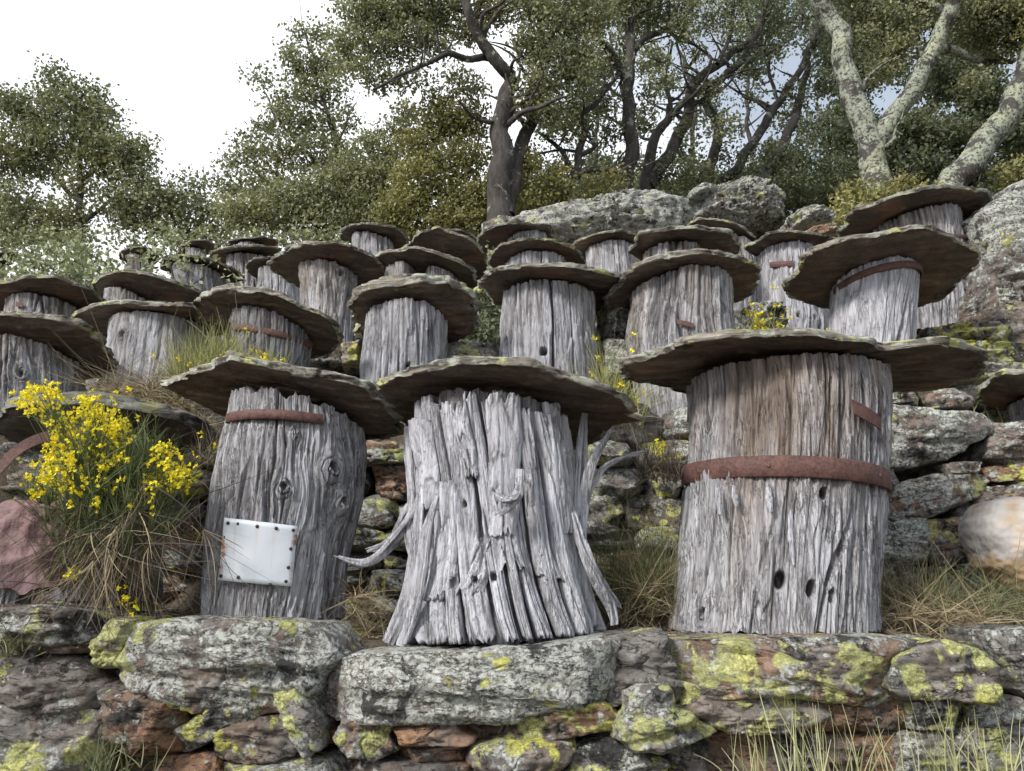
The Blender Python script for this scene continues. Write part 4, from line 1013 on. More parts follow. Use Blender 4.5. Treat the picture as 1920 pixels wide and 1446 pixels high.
# ------------------------------------------------------------------ hillside mesh
def axis(fine0, fine1, step, lo, hi):
    a = list(np.arange(fine0, fine1, step)); s = step
    v = fine1
    while v < hi: a.append(v); s *= 1.35; v += s
    a.append(hi); s = step; v = fine0 - step
    b = []
    while v > lo: b.append(v); s *= 1.35; v -= s
    b.append(lo)
    return np.array(b[::-1] + a)
gx = axis(-4.2, 4.6, .045, -120, 120); gy = axis(1.62, 9.0, .04, -80, 150)
GX, GY = np.meshgrid(gx, gy)
GZ = H(GX, GY)
near = (1 - sstep(10, 20, GY))
GZ = GZ + (.018 * fbm(GX * 7, GY * 7, 0 * GX, 4, 9) + .008 * perlin(GX * 30, GY * 30, 0 * GX, 10)) * near * sstep(1.8, 2.1, GY)
tag(mk('hillside', np.stack([GX, GY, GZ], -1).reshape(-1, 3), grid_faces(len(gy), len(gx)), M_GROUND, None, (0, 0, 0)), 'terraced hillside of brown soil and leaf litter', kind='structure')

# ------------------------------------------------------------------ stones
def cube_sphere(n):
    g = np.tan(np.linspace(-PI / 4, PI / 4, n)); A_, B_ = np.meshgrid(g, g)
    one = np.ones_like(A_); vs = []; fs = []; k = 0
    for ax in range(3):
        for sg in (-1, 1):
            c = [None] * 3; c[ax] = one * sg; c[(ax + 1) % 3] = A_; c[(ax + 2) % 3] = B_ * sg
            vs.append(np.stack(c, -1).reshape(-1, 3)); f = grid_faces(n, n)
            fs.append(f + k); k += n * n
    V = np.concatenate(vs); V /= np.linalg.norm(V, axis=1, keepdims=True)
    key = np.round(V * 1e4).astype(np.int64); _, idx, inv = np.unique(key, axis=0, return_index=True, return_inverse=True)
    return V[idx], inv.ravel()[np.concatenate(fs)]
def front_dense(n):
    V, F = cube_sphere(n); V = V.copy(); V[:, 1] *= -1; F = F[:, ::-1]
    V[:, 1] -= .0; s = np.arctan2(np.hypot(V[:, 0], V[:, 2]), -V[:, 1]) / PI
    s2 = s ** 1.30; k = np.sin(s2 * PI) / (np.hypot(V[:, 0], V[:, 2]) + 1e-9)
    return np.stack([V[:, 0] * k, -np.cos(s2 * PI), V[:, 2] * k], -1), F
CS = {n: cube_sphere(n) for n in (4, 6, 9, 14)}
CS[22] = front_dense(24); CS[30] = front_dense(38)
def poly_radius(poly, th):
    P = np.asarray(poly, float); c = P.mean(0)
    # area centroid
    x, y = P[:, 0], P[:, 1]; x2, y2 = np.roll(x, -1), np.roll(y, -1); cr = x * y2 - x2 * y; Aa = cr.sum() / 2
    if abs(Aa) > 1e-9: c = np.array([((x + x2) * cr).sum(), ((y + y2) * cr).sum()]) / (6 * Aa)
    Q = P - c; r = np.full(th.shape, 1e-3)
    for i in range(len(Q)):
        a, b = Q[i], Q[(i + 1) % len(Q)]; d = b - a
        den = np.cos(th) * d[1] - np.sin(th) * d[0]
        den = np.where(np.abs(den) < 1e-12, 1e-12, den)
        t = (a[0] * d[1] - a[1] * d[0]) / den; s = (a[0] * np.sin(th) - a[1] * np.cos(th)) / den
        ok = (t > 0) & (s >= -1e-6) & (s <= 1 + 1e-6)
        r = np.where(ok, np.maximum(r, t), r)
    return c, r
def rock_shape(V, R3, seed, rough=1.0, strat=1.0, cuts=7, tilt=None, pw=5.0, poly=None):
    """V unit directions -> rounded block of half sizes R3 with broken faces and strata; poly: outline (metres) in the x-z plane"""
    rg = np.random.default_rng(seed)
    rx, ry, rz = R3
    s = np.hypot(V[:, 0], V[:, 2]); k = (s ** pw + np.abs(V[:, 1]) ** pw) ** (-1 / pw)
    S = s * k; Yy = V[:, 1] * k
    if poly is not None:
        th = np.arctan2(V[:, 2], V[:, 0]); c, r = poly_radius(poly, th)
        r = r * (1 + .05 * perlin(np.cos(th) * 3, np.sin(th) * 3, 0 * th, seed % 79) + .035 * perlin(np.cos(th) * 9, np.sin(th) * 9, 0 * th, seed % 71))
        X = np.cos(th) * r * S; Z = np.sin(th) * r * S; Yq = Yy * ry * (1 - .15 * S)
    else:
        k2 = (np.abs(V[:, 0]) ** 3.2 + np.abs(V[:, 1]) ** 3.2 + np.abs(V[:, 2]) ** 3.2) ** (-1 / 3.2)
        X, Yq, Z = V[:, 0] * k2 * rx, V[:, 1] * k2 * ry, V[:, 2] * k2 * rz
    P = np.stack([X, Yq, Z], -1)
    size = np.array([rx, ry, rz])
    for _ in range(cuts):
        nn = rg.normal(size=3); nn[1] = -abs(nn[1]) * 1.6 - .3; nn[2] *= .8; nn /= np.linalg.norm(nn)
        lim = np.abs(nn) @ size * (rg.uniform(.62, .90) if poly is not None else rg.uniform(.48, .80))
        d = P @ nn - lim
        P = P - np.outer(np.maximum(d, 0) * .97, nn)
    m = min(rx, rz, ry)
    tl = rg.uniform(-.25, .25) if tilt is None else tilt
    zz = P[:, 2] * math.cos(tl) + P[:, 0] * math.sin(tl); xx = P[:, 0]
    o = rg.uniform(0, 50)
    ln = perlin(xx * 5 + o, P[:, 1] * 5, zz * 38, seed % 97) * 1.2 + .6 * perlin(xx * 12 + o, P[:, 1] * 12, zz * 80, seed % 91)
    st = (np.floor(ln * 4) + sstep(0, .3, ln * 4 - np.floor(ln * 4))) / 4
    f = fbm(P[:, 0] * 9 + o, P[:, 1] * 9, P[:, 2] * 9, 4, seed % 89)
    f2 = fbm(P[:, 0] * 34 + o, P[:, 1] * 34, P[:, 2] * 34, 3, seed % 83)
    dirn = P / (np.linalg.norm(P, axis=1, keepdims=True) + 1e-6)
    dirn[:, 1] *= 1.3; dirn[:, 2] *= .45
    rid = np.abs(perlin(P[:, 0] * 18 + o, P[:, 1] * 18, P[:, 2] * 30, seed % 67)); crk = 1 - sstep(0, .05, rid)
    f3 = perlin(P[:, 0] * 75 + o, P[:, 1] * 75, P[:, 2] * 110, seed % 61)
    P = P + dirn * ((st * .015 * strat + f * .017 * rough) * min(1, m / .06) + f2 * .011 * rough - crk * .007 * rough + f3 * .003)[:, None]
    return P
def px_stone(name, poly_px, D, depth, parent, seed, n=22, yellow=.5, white=.5, rust=.3, m=None, strat=1.0, rough=.62, grow=1.12, cuts=9, pw=12.0, tilt=None, drop=0.0):
    pts = np.array([at(x, y, D) for x, y in poly_px]); poly = pts[:, [0, 2]]
    c, _ = poly_radius(poly, np.zeros(1)); poly = (poly - c) * grow
    V, F = CS[n]
    ext = (poly.max(0) - poly.min(0)) / 2
    P = rock_shape(V, (ext[0], depth / 2, ext[1]), seed, rough, strat, cuts, tilt, pw, poly)
    ctr = np.array((c[0], D + depth / 2 * .9, c[1]))
    if pw < 4:
        k = ctr[1] / D; ctr = np.array((c[0] * k, ctr[1], EYE + (c[1] - EYE) * k)); P = P * k
    if drop: ctr[2] -= (grow - 1) * ext[1] + drop
    o = mk(name, P + ctr, F, m or M_ROCK, parent, ctr, True)
    o['yellow'] = yellow; o['white'] = white; o['rust'] = rust
    return o
front = empty('dry_stone_wall', (0, 1.62, -.5)); tag(front, 'lichen-covered dry stone retaining wall under the front row of hives', 'wall')
FS = [  # polygon, yellow, white, rust, depth offset
 ([(-60, 1135), (60, 1128), (140, 1138), (205, 1150), (195, 1168), (160, 1188), (60, 1207), (-60, 1200)], .75, .5, .2, 0),
 ([(15, 1208), (90, 1187), (165, 1206), (155, 1220), (90, 1218), (30, 1218)], .3, .4, .9, .01),
 ([(158, 1222), (168, 1190), (208, 1150), (254, 1155), (258, 1180), (238, 1202), (222, 1238), (170, 1236)], .95, .4, .2, .0),
 ([(262, 1157), (340, 1149), (480, 1153), (640, 1172), (645, 1196), (612, 1232), (575, 1262), (562, 1300), (450, 1326), (400, 1316), (312, 1302), (265, 1282), (228, 1248), (238, 1208)], .52, .85, .5, -.02),
 ([(-40, 1235), (60, 1215), (130, 1222), (165, 1245), (195, 1290), (172, 1318), (100, 1325), (30, 1318), (-40, 1300)], .35, .3, .1, .03),
 ([(-60, 1310), (60, 1325), (130, 1330), (165, 1345), (165, 1400), (140, 1460), (-60, 1460)], .6, .35, .1, .02),
 ([(170, 1298), (215, 1288), (290, 1292), (328, 1306), (318, 1370), (305, 1420), (240, 1428), (205, 1402), (178, 1370)], .4, .3, 1.0, -.02),
 ([(300, 1405), (328, 1370), (385, 1330), (490, 1322), (506, 1345), (440, 1362), (372, 1400), (340, 1415)], .6, .6, .2, .0),
 ([(368, 1392), (430, 1362), (512, 1350), (550, 1400), (535, 1424), (450, 1440), (385, 1425)], .75, .45, .3, -.02),
 ([(505, 1300), (542, 1292), (575, 1330), (596, 1400), (562, 1425), (548, 1395), (515, 1335)], .6, .6, .1, -.03),
 ([(290, 1430), (390, 1422), (400, 1480), (280, 1480)], .2, .4, .9, .0),
 ([(390, 1445), (540, 1428), (640, 1440), (640, 1490), (390, 1490)], .6, .7, .2, -.01),
 ([(572, 1310), (622, 1342), (622, 1400), (596, 1398)], .1, .2, .6, .05),
 ([(600, 1252), (680, 1217), (750, 1214), (860, 1212), (1000, 1202), (1110, 1190), (1140, 1200), (1146, 1270), (1136, 1316), (1040, 1312), (930, 1342), (800, 1338), (640, 1342), (592, 1320), (598, 1288)], .22, 1.0, .25, -.03),
 ([(622, 1388), (640, 1355), (710, 1352), (735, 1362), (722, 1385), (738, 1410), (700, 1428), (650, 1424)], .7, .5, .4, -.01),
 ([(730, 1372), (840, 1354), (858, 1375), (884, 1386), (878, 1402), (745, 1402)], .0, .1, 1.0, -.01),
 ([(738, 1412), (810, 1404), (884, 1407), (876, 1432), (750, 1434)], .1, .2, .9, .01),
 ([(640, 1430), (740, 1436), (870, 1440), (870, 1490), (640, 1490)], .2, .3, .8, .0),
 ([(878, 1446), (890, 1410), (940, 1394), (1010, 1394), (1075, 1402), (1055, 1446), (960, 1485), (878, 1485)], .7, .4, .3, -.02),
 ([(948, 1392), (960, 1350), (1040, 1326), (1130, 1324), (1165, 1350), (1156, 1372), (1060, 1388), (980, 1396)], .78, .3, .9, -.02),
 ([(1163, 1390), (1180, 1340), (1203, 1296), (1256, 1291), (1275, 1330), (1302, 1347), (1355, 1376), (1340, 1388), (1290, 1398), (1245, 1412), (1200, 1408)], .95, .75, .1, -.05),
 ([(1072, 1450), (1090, 1412), (1150, 1392), (1200, 1412), (1252, 1440), (1240, 1485), (1080, 1485)], .5, .75, .2, -.01),
 ([(850, 1350), (945, 1345), (946, 1392), (880, 1386)], .0, .1, .7, .06),
 ([(1132, 1320), (1185, 1318), (1180, 1362), (1165, 1348)], .2, .6, .3, .05),
 ([(1142, 1186), (1250, 1181), (1268, 1250), (1296, 1300), (1240, 1302), (1200, 1292), (1152, 1312), (1146, 1262)], .18, .12, .0, -.01),
 ([(1262, 1197), (1400, 1189), (1560, 1186), (1640, 1186), (1745, 1200), (1765, 1225), (1742, 1252), (1700, 1292), (1650, 1312), (1560, 1302), (1500, 1292), (1430, 1294), (1330, 1294), (1278, 1262)], .72, .60, .7, -.02),
 ([(1700, 1222), (1790, 1194), (1862, 1214), (1892, 1270), (1908, 1302), (1880, 1310), (1790, 1298), (1720, 1302), (1688, 1277)], 1.0, .4, .1, -.05),
 ([(1278, 1272), (1340, 1298), (1430, 1306), (1505, 1308), (1555, 1340), (1480, 1377), (1380, 1377), (1308, 1342)], .72, .4, .2, -.01),
 ([(1440, 1302), (1600, 1307), (1712, 1316), (1724, 1340), (1708, 1372), (1600, 1378), (1500, 1374), (1556, 1338)], .05, .1, 1.0, .02),
 ([(1718, 1322), (1740, 1302), (1802, 1306), (1818, 1340), (1802, 1372), (1730, 1371)], .8, .5, .1, -.01),
 ([(1832, 1322), (1880, 1312), (1940, 1318), (1940, 1372), (1850, 1368)], .5, .6, .2, .01),
 ([(1868, 1176), (1960, 1170), (1960, 1305), (1908, 1272), (1880, 1216)], .35, .5, .0, .03),
 ([(1322, 1388), (1480, 1382), (1620, 1386), (1705, 1382), (1700, 1480), (1320, 1480)], .1, .2, .9, .03),
 ([(1704, 1384), (1820, 1376), (1960, 1376), (1960, 1490), (1704, 1490)], .75, .7, .1, .0),
 ([(1250, 1412), (1330, 1392), (1326, 1485), (1252, 1485)], .5, .5, .2, .02),
 ([(170, 1240), (225, 1245), (262, 1285), (300, 1300), (330, 1310), (215, 1290), (195, 1290)], .0, .1, .3, .09),
 ([(560, 1265), (600, 1250), (605, 1300), (575, 1312), (556, 1304)], .2, .9, .2, .04),
]
for i, (poly, ye, wh, ru, dd) in enumerate(FS):
    a_ = np.array(poly); big = (np.ptp(a_[:, 0]) > 250)
    px_stone('stone', poly, 1.585 + dd, .30, front, 500 + i * 13, 30 if big else 22, ye, wh, ru, pw=11 if big else 9.0, drop=.006 if np.array(poly)[:, 1].min() < 1235 else 0.0)
# shared stone shapes for generic masonry
BLK = []
for i in range(12):
    V, F = CS[9 if i < 8 else 14]
    P = rock_shape(V, (.14, .12, .055), 900 + i * 7, 1.0, 1.1, 6)
    me_o = mk('stone', P, F, M_ROCK, None, (0, 0, 0)); BLK.append(me_o.data); bpy.data.objects.remove(me_o)
def inst_stone(parent, p, sx, sy, sz, rot, rs, yellow, white, rust, name='stone'):
    o = bpy.data.objects.new(name, rs.choice(BLK)); COL.objects.link(o)
    if parent: o.parent = parent; p = np.array(p) - wloc(parent)
    o.location = p; o.scale = (sx, sy, sz); o.rotation_euler = rot
    o['yellow'] = yellow; o['white'] = white; o['rust'] = rust
    return o
def in_poly(x, y, poly):
    c = False; n = len(poly)
    for i in range(n):
        x1, y1 = poly[i]; x2, y2 = poly[(i + 1) % n]
        if (y1 > y) != (y2 > y) and x < (x2 - x1) * (y - y1) / (y2 - y1 + 1e-9) + x1: c = not c
    return c
def courses(parent, x0, x1, yf, z0f, z1f, hs, ls, rs, skip=lambda px, py: False, white=(.3, .9), yellow=(.2, .8)):
    z = -9; k = 0
    zmin = min(z0f(x0), z0f(x1), z0f((x0 + x1) / 2)); z = zmin; cnt = 0
    while True:
        ch = rs.uniform(*hs); x = x0 + rs.uniform(-.1, 0); any_ = False
        while x < x1:
            ln = rs.uniform(*ls); xc = x + ln / 2
            if z + ch * .5 > z0f(xc) and z + ch * .4 < z1f(xc):
                any_ = True
                p = (xc, yf(xc) + rs.uniform(-.03, .04), z + ch / 2)
                if not skip(*proj(p)):
                    hh = ch * rs.uniform(.85, 1.15)
                    inst_stone(parent, p, ln / .27, rs.uniform(.9, 1.3), hh / .104, (rs.uniform(-.12, .12), rs.uniform(-.10, .10), rs.uniform(-.2, .2)), rs, rs.uniform(*yellow), rs.uniform(*white), rs.choice((0, .1, .3, .9)))
                    cnt += 1
            x += ln * rs.uniform(.93, 1.0)
        z += ch * .93
        if not any_ and z > zmin + .3: break
        if z > 12: break
    return cnt
rs = random.Random(21)
def front_skip(px, py): return -30 < px < 1950 and 1120 < py < 1478
courses(front, -1.9, 2.0, lambda x: 1.68, lambda x: -.62, lambda x: -.03, (.07, .15), (.16, .34), rs, front_skip)
courses(front, -1.9, 2.0, lambda x: 1.70, lambda x: -1.5, lambda x: -.62, (.16, .24), (.28, .5), rs)
# second terrace wall
W2P = [
 ([(1636, 752), (1720, 760), (1862, 772), (1874, 800), (1790, 855), (1720, 868), (1636, 866)], .35, .85, .3),
 ([(1640, 872), (1690, 870), (1692, 895), (1662, 945), (1630, 952)], .4, .7, .1),
 ([(1662, 950), (1690, 905), (1760, 889), (1850, 884), (1874, 896), (1842, 932), (1750, 968), (1680, 966)], .5, .85, .8),
 ([(1628, 972), (1748, 970), (1752, 1020), (1742, 1056), (1628, 1066)], .3, .95, .1),
 ([(1748, 976), (1820, 970), (1838, 1052), (1790, 1068), (1745, 1042)], .6, .4, .5),
 ([(1786, 866), (1862, 860), (1852, 882), (1800, 884)], .3, .5, .2),
 ([(1858, 872), (1960, 864), (1960, 896), (1874, 898)], .6, .3, .8),
 ([(1854, 912), (1960, 904), (1950, 940), (1846, 948)], .5, .6, .3),
 ([(1745, 735), (1830, 728), (1838, 757), (1760, 762)], .2, .4, .5),
 ([(1868, 790), (1950, 786), (1950, 856), (1868, 852)], .3, .6, .2),
 ([(1628, 1066), (1740, 1060), (1745, 1110), (1628, 1118)], .3, .7, .1),
 ([(1748, 1068), (1850, 1056), (1870, 1120), (1748, 1125)], .3, .5, .4),
 ([(698, 868), (758, 864), (760, 932), (702, 934)], .1, .35, 1.0),
 ([(680, 845), (760, 838), (762, 862), (690, 866)], .7, .5, .3),
 ([(1640, 720), (1750, 725), (1750, 752), (1640, 750)], .8, .5, .2),
]
wall2 = empty('dry_stone_wall', (0, 2.55, 0)); tag(wall2, 'mossy dry stone wall of the second terrace, behind the front hives', 'wall')
for i, (poly, ye, wh, ru) in enumerate(W2P):
    px_stone('stone', poly, 2.36 + random.uniform(-.02, .02), .34, wall2, 1500 + i * 11, 22, ye, wh, ru, grow=1.06)
def skip2(px, py):
    return any(in_poly(px, py, p[0]) for p in W2P)
nb2 = courses(wall2, -2.6, 2.6, lambda x: 2.50, lambda x: .0, lambda x: .62 + .05 * math.sin(x * 3), (.06, .13), (.13, .32), rs, skip2)
ped = lambda y, dz: (lambda x: float(profile(x, y)) + dz)
W3 = empty('dry_stone_wall', (0, 3.1, .9)); tag(W3, 'low broken stone wall of the third terrace among the hives', 'wall')
nb3 = courses(W3, -3.0, 2.2, lambda x: 3.02, ped(3.0, -.22), ped(3.02, .06), (.06, .12), (.14, .34), rs)
W4 = empty('dry_stone_wall', (0, 3.9, 1.4)); tag(W4, 'upper broken stone wall below the last rows of hives', 'wall')
nb4 = courses(W4, -3.4, 2.6, lambda x: 3.78, ped(3.78, -.25), ped(3.8, .06), (.07, .14), (.18, .4), rs)
# right bank: lichened ledges and dark broken rock
bank = empty('rocky_bank', (2.0, 3.4, 1.2)); tag(bank, 'steep bank of dark broken rock and lichened ledges on the right', 'rock bank')
BK = [
 ([(1712, 636), (1820, 630), (1850, 645), (1840, 668), (1716, 666)], .95, .4, .1, 3.05),
 ([(1705, 664), (1800, 668), (1880, 672), (1890, 700), (1720, 705)], .95, .5, .1, 2.95),
 ([(1700, 700), (1780, 702), (1870, 705), (1866, 735), (1700, 735)], .85, .6, .1, 2.85),
 ([(1805, 430), (1860, 390), (1960, 375), (1970, 520), (1880, 530), (1820, 490)], .25, .95, .2, 3.35),
 ([(1830, 500), (1870, 490), (1960, 520), (1960, 600), (1870, 600), (1830, 560)], .2, .55, .1, 3.2),
 ([(1822, 548), (1860, 560), (1870, 612), (1828, 606)], .2, .5, .3, 3.15),
 ([(1820, 600), (1900, 590), (1980, 600), (1980, 690), (1880, 690), (1830, 650)], .1, .2, .5, 3.05),
 ([(1850, 660), (1930, 670), (1980, 690), (1980, 760), (1880, 760), (1860, 720)], .5, .4, .1, 3.1),
 ([(1870, 370), (1905, 358), (1960, 370), (1960, 395), (1870, 400)], .3, .8, .2, 4.0),
 ([(1840, 735), (1900, 730), (1930, 780), (1870, 800)], .5, .5, .1, 2.8),
 ([(1380, 600), (1440, 590), (1450, 640), (1390, 650)], .5, .8, .1, 3.05),
 ([(1125, 600), (1165, 585), (1190, 620), (1180, 660), (1125, 660)], .8, .6, .3, 2.9),
 ([(1125, 660), (1180, 664), (1190, 720), (1122, 730)], .4, .8, .3, 2.8),
 ([(590, 672), (650, 668), (662, 700), (600, 715)], .2, .6, .4, 2.95),
 ([(655, 668), (692, 662), (688, 705), (660, 712)], .8, .4, .2, 2.9),
 ([(838, 668), (930, 664), (932, 700), (845, 705)], .7, .7, .1, 2.85),
]
BK.append(([(1845, 420), (1890, 395), (2010, 370), (2030, 640), (1930, 640), (1880, 600), (1848, 500)], .3, .75, .08, 3.55))
BK.append(([(1850, 560), (1980, 540), (2010, 790), (1900, 770), (1850, 700)], .35, .7, .15, 3.3))
for i, (poly, ye, wh, ru, D) in enumerate(BK):
    px_stone('stone', poly, D - .1, .5, bank, 2500 + i * 17, 22 if i < 11 else 14, ye, wh, ru, rough=1.4, strat=1.3, grow=1.12, pw=3.5)
# boulders
def boulder(poly, D, depth, label, seed, ye=.3, wh=.9, ru=.1, m=None, rough=1.2, n=30, name='boulder', pw=3.0, strat=1.0, cuts=9):
    o = px_stone(name, poly, D, depth, None, seed, n, ye, wh, ru, m, strat, rough, .95, cuts, pw); tag(o, label, 'boulder'); return o
boulder([(1815, 975), (1835, 938), (1880, 930), (1930, 945), (2010, 950), (2020, 1060), (1960, 1125), (1890, 1112), (1846, 1068), (1820, 1010)], 2.0, .26, 'smooth pale boulder with an orange stain at the right edge', 31, 0, 0, 0, M_PALE, .35, strat=.08, pw=3.8, cuts=8)
boulder([(1285, 430), (1288, 392), (1330, 370), (1390, 354), (1440, 362), (1464, 392), (1462, 435), (1380, 450)], 6.9, 1.0, 'round grey boulder on top of the outcrop', 32, .3, .75, .1, rough=2.6, strat=1.6)
boulder([(1285, 370), (1310, 357), (1345, 362), (1340, 378), (1290, 382)], 6.85, .5, 'small flat stone leaning left of the round grey boulder', 36, .3, .9, .0, n=14)
boulder([(925, 456), (940, 436), (1010, 420), (1090, 408), (1150, 392), (1230, 386), (1290, 400), (1310, 445), (1290, 490), (1100, 500), (940, 490)], 6.6, 1.3, 'long rugged lichen-grey outcrop behind the highest middle hives', 33, .3, 1.0, .1, rough=3.2, strat=1.5)
boulder([(1468, 420), (1490, 403), (1530, 400), (1556, 415), (1550, 432), (1480, 438)], 5.6, .5, 'small grey boulder right of the round one, above the twin-knot hive', 34, .3, .8, .1, n=22, rough=2)
boulder([(1502, 440), (1552, 436), (1566, 452), (1520, 462)], 5.3, .5, 'flat reddish stone above the hive with twin knot holes', 35, .3, .5, .8, n=22)
boulder([(900, 430), (935, 415), (990, 420), (985, 450), (905, 456)], 5.2, .4, 'dark wedge of rock left of the long outcrop', 37, .2, .6, .1, n=14)
# loose stones scattered over the slope: one mass
acc = Acc(); rs = random.Random(5); Vs, Fs = CS[4]
for i in range(900):
    y = rs.uniform(2.7, 8.4); x = rs.uniform(-.75, .75) * y
    s = rs.uniform(.02, .09) * (1 if rs.random() < .8 else 1.6)
    P = rock_shape(Vs, (s, s * .8, s * rs.uniform(.3, .6)), 4000 + i % 60, .6, .6, 3) @ np.array(Euler((rs.uniform(-.3, .3), rs.uniform(-.3, .3), rs.uniform(0, 6))).to_matrix()).T
    acc.add(P + (x, y, float(H(x, y)) + s * .2), Fs)
o = acc.build('scree', M_ROCK, None, (0, 4, 1), smooth=True); o['white'] = .7; o['yellow'] = .45; o['rust'] = .3
tag(o, 'loose stones and flakes scattered over the slope', kind='stuff')
acc = Acc()
for i in range(420):
    x = rs.uniform(-1.5, 1.5); y = rs.uniform(1.70, 2.4); s = rs.uniform(.005, .02)
    P = rock_shape(Vs, (s, s * .8, s * .5), 4000 + i % 60, .2, .2, 3)
    acc.add(P + (x, y, float(H(x, y)) + s * .2), Fs)
o = acc.build('gravel', M_ROCK, None, (0, 2, 0)); o['white'] = .6; o['yellow'] = .1; o['rust'] = .6
tag(o, 'gravel and chips on the front ledge', kind='stuff')

# ------------------------------------------------------------------ leaves, twigs and trees
def leaves(C, size, rg, up=.3):
    """one folded leaf (2 triangles) per centre"""
    n = len(C); d = rg.normal(size=(n, 3)); d[:, 2] += up; d /= np.linalg.norm(d, axis=1, keepdims=True)
    e = rg.normal(size=(n, 3)); e[:, 2] *= .6; s = np.cross(d, e); s /= np.linalg.norm(s, axis=1, keepdims=True) + 1e-9
    nn = np.cross(d, s); L_ = (size * rg.uniform(.75, 1.45, n))[:, None]; W_ = L_ * rg.uniform(.24, .36, n)[:, None]
    a = C - d * L_ / 2; t = C + d * L_ / 2; m = C - d * L_ * .05 + nn * L_ * .10
    V = np.stack([a, m + s * W_, t, m - s * W_], 1).reshape(-1, 3)
    i = np.arange(n) * 4
    F = np.stack([np.stack([i, i + 1, i + 2], -1), np.stack([i, i + 2, i + 3], -1)], 1).reshape(-1, 3)
    return V, F
def foliage(blobs, size, dens, rg, clump=.12, tone0=0.0, spread=.9):
    """blobs: (px,py,rpx,D[,depth factor]); returns vertices, faces, tones and twig paths"""
    Cs, Ts, tw = [], [], []
    for bl in blobs:
        px, py, rp, D = bl[:4]; c = at(px, py, D); k = mpp(px, py, D); r = rp * k
        df = bl[4] if len(bl) > 4 else 1.0
        ncl = max(3, int(5.1 * dens * (rp / 10.0) ** 2 * (k / .008) ** .3))
        u = rg.normal(size=(ncl, 3)); u /= np.linalg.norm(u, axis=1, keepdims=True)
        rr = r * rg.uniform(.15, 1.08, ncl) ** .55
        cc = c + u * rr[:, None] * np.array((1, df, .86))
        # lumpy outline
        nn = fbm(cc[:, 0] / r * 1.8, cc[:, 1] / r * 1.8, cc[:, 2] / r * 1.8, 3, 3)
        keep = nn > -.22 + .28 * (rr / r)
        cc = cc[keep]
        nl = rg.integers(9, 18, len(cc))
        lo_ = fbm(cc[:, 0] / r * 1.1, cc[:, 1] / r * 1.1, cc[:, 2] / r * 1.1 + 7, 2, 8)
        ct = np.clip(rg.uniform(0, 1, len(cc)) * .5 + .22 + lo_ * .9, 0, 1)
        big = np.repeat(cc, nl, 0); off = rg.normal(size=big.shape) * clump * np.array((1, 1, .55))
        Cs.append(big + off); Ts.append(np.clip(np.repeat(ct, nl) + rg.normal(size=len(big)) * .10 + tone0, 0, 1))
        sel = rg.permutation(len(cc))[:max(3, len(cc) // 9)]
        for j in sel:
            mid = c + (cc[j] - c) * .5 + rg.normal(size=3) * r * .12
            tw.append((c + rg.normal(size=3) * r * .12 - (0, 0, r * .25), mid, cc[j] + rg.normal(size=3) * .03))
    C = np.concatenate(Cs); T = np.concatenate(Ts); V, F = leaves(C, size, rg)
    return V, F, np.repeat(T, 4), tw
def ribbons(P, W, rg):
    """P (n,k,3) paths, W (k,) half width profile * (n,) -> thin ribbons"""
    n, k, _ = P.shape; T = np.gradient(P, axis=1); T /= np.linalg.norm(T, axis=2, keepdims=True) + 1e-9
    A_ = rg.normal(size=(n, 1, 3)); S_ = np.cross(T, A_); S_ /= np.linalg.norm(S_, axis=2, keepdims=True) + 1e-9
    L_ = P - S_ * W[..., None]; R_ = P + S_ * W[..., None]
    V = np.stack([L_, R_], 2).reshape(-1, 3)
    i, j = np.meshgrid(np.arange(n), np.arange(k - 1), indexing='ij'); b = i * 2 * k + j * 2
    F = np.stack([b, b + 1, b + 3, b + 2], -1).reshape(-1, 4)
    return V, F
def twigs_mesh(tw, r0, rg):
    P = np.array(tw); n = len(P); t = np.linspace(0, 1, 6)[None, :, None]
    Q = (1 - t) ** 2 * P[:, None, 0] + 2 * t * (1 - t) * P[:, None, 1] + t ** 2 * P[:, None, 2]
    w_ = np.repeat((r0 * np.linspace(1, .25, 6))[None], n, 0)
    V1, F1 = ribbons(Q, w_, rg); V2, F2 = ribbons(Q, w_, rg)
    return np.concatenate([V1, V2]), np.concatenate([F1, F2 + len(V1)])
def limb(acc, pts, w0, w1, D, dD=0.0, sides=12, rough=.22, seed=0, bend=.0):
    n = len(pts); P = np.array([at(x, y, D + dD * i / max(1, n - 1)) for i, (x, y) in enumerate(pts)])
    R = np.linspace(w0, w1, n) * mpp(pts[0][0], pts[0][1], D) / 2
    Q, RR = smooth_path(P, R, 10 * n)
    wb = np.stack([perlin(Q[:, 0] * 2.5, Q[:, 1], Q[:, 2] * 2.5, seed + k) for k in range(3)], -1) * .10
    Q = Q + wb * sstep(0, .12, np.linspace(0, 1, len(Q)))[:, None]
    V, F = tube(Q, RR, sides, 1.0, rough, seed); acc.add(V, F)
    return Q, RR
def side_shoots(acc, Q, RR, rg, n, ln, up=.4):
    for _ in range(n):
        i = rg.integers(len(Q) // 3, len(Q) - 1); d = rg.normal(size=3); d[2] = abs(d[2]) * .8 + up; d /= np.linalg.norm(d)
        p = Q[i]; pts = [p]; l = ln * rg.uniform(.5, 1.2)
        for k in range(4):
            d = d + rg.normal(size=3) * .35; d /= np.linalg.norm(d); p = p + d * l / 4; pts.append(p)
        r = min(RR[i] * .5, .035); q_, r_ = smooth_path(np.array(pts), np.linspace(r, r * .2, 5), 14)
        V, F = tube(q_, r_, 5); acc.add(V, F)
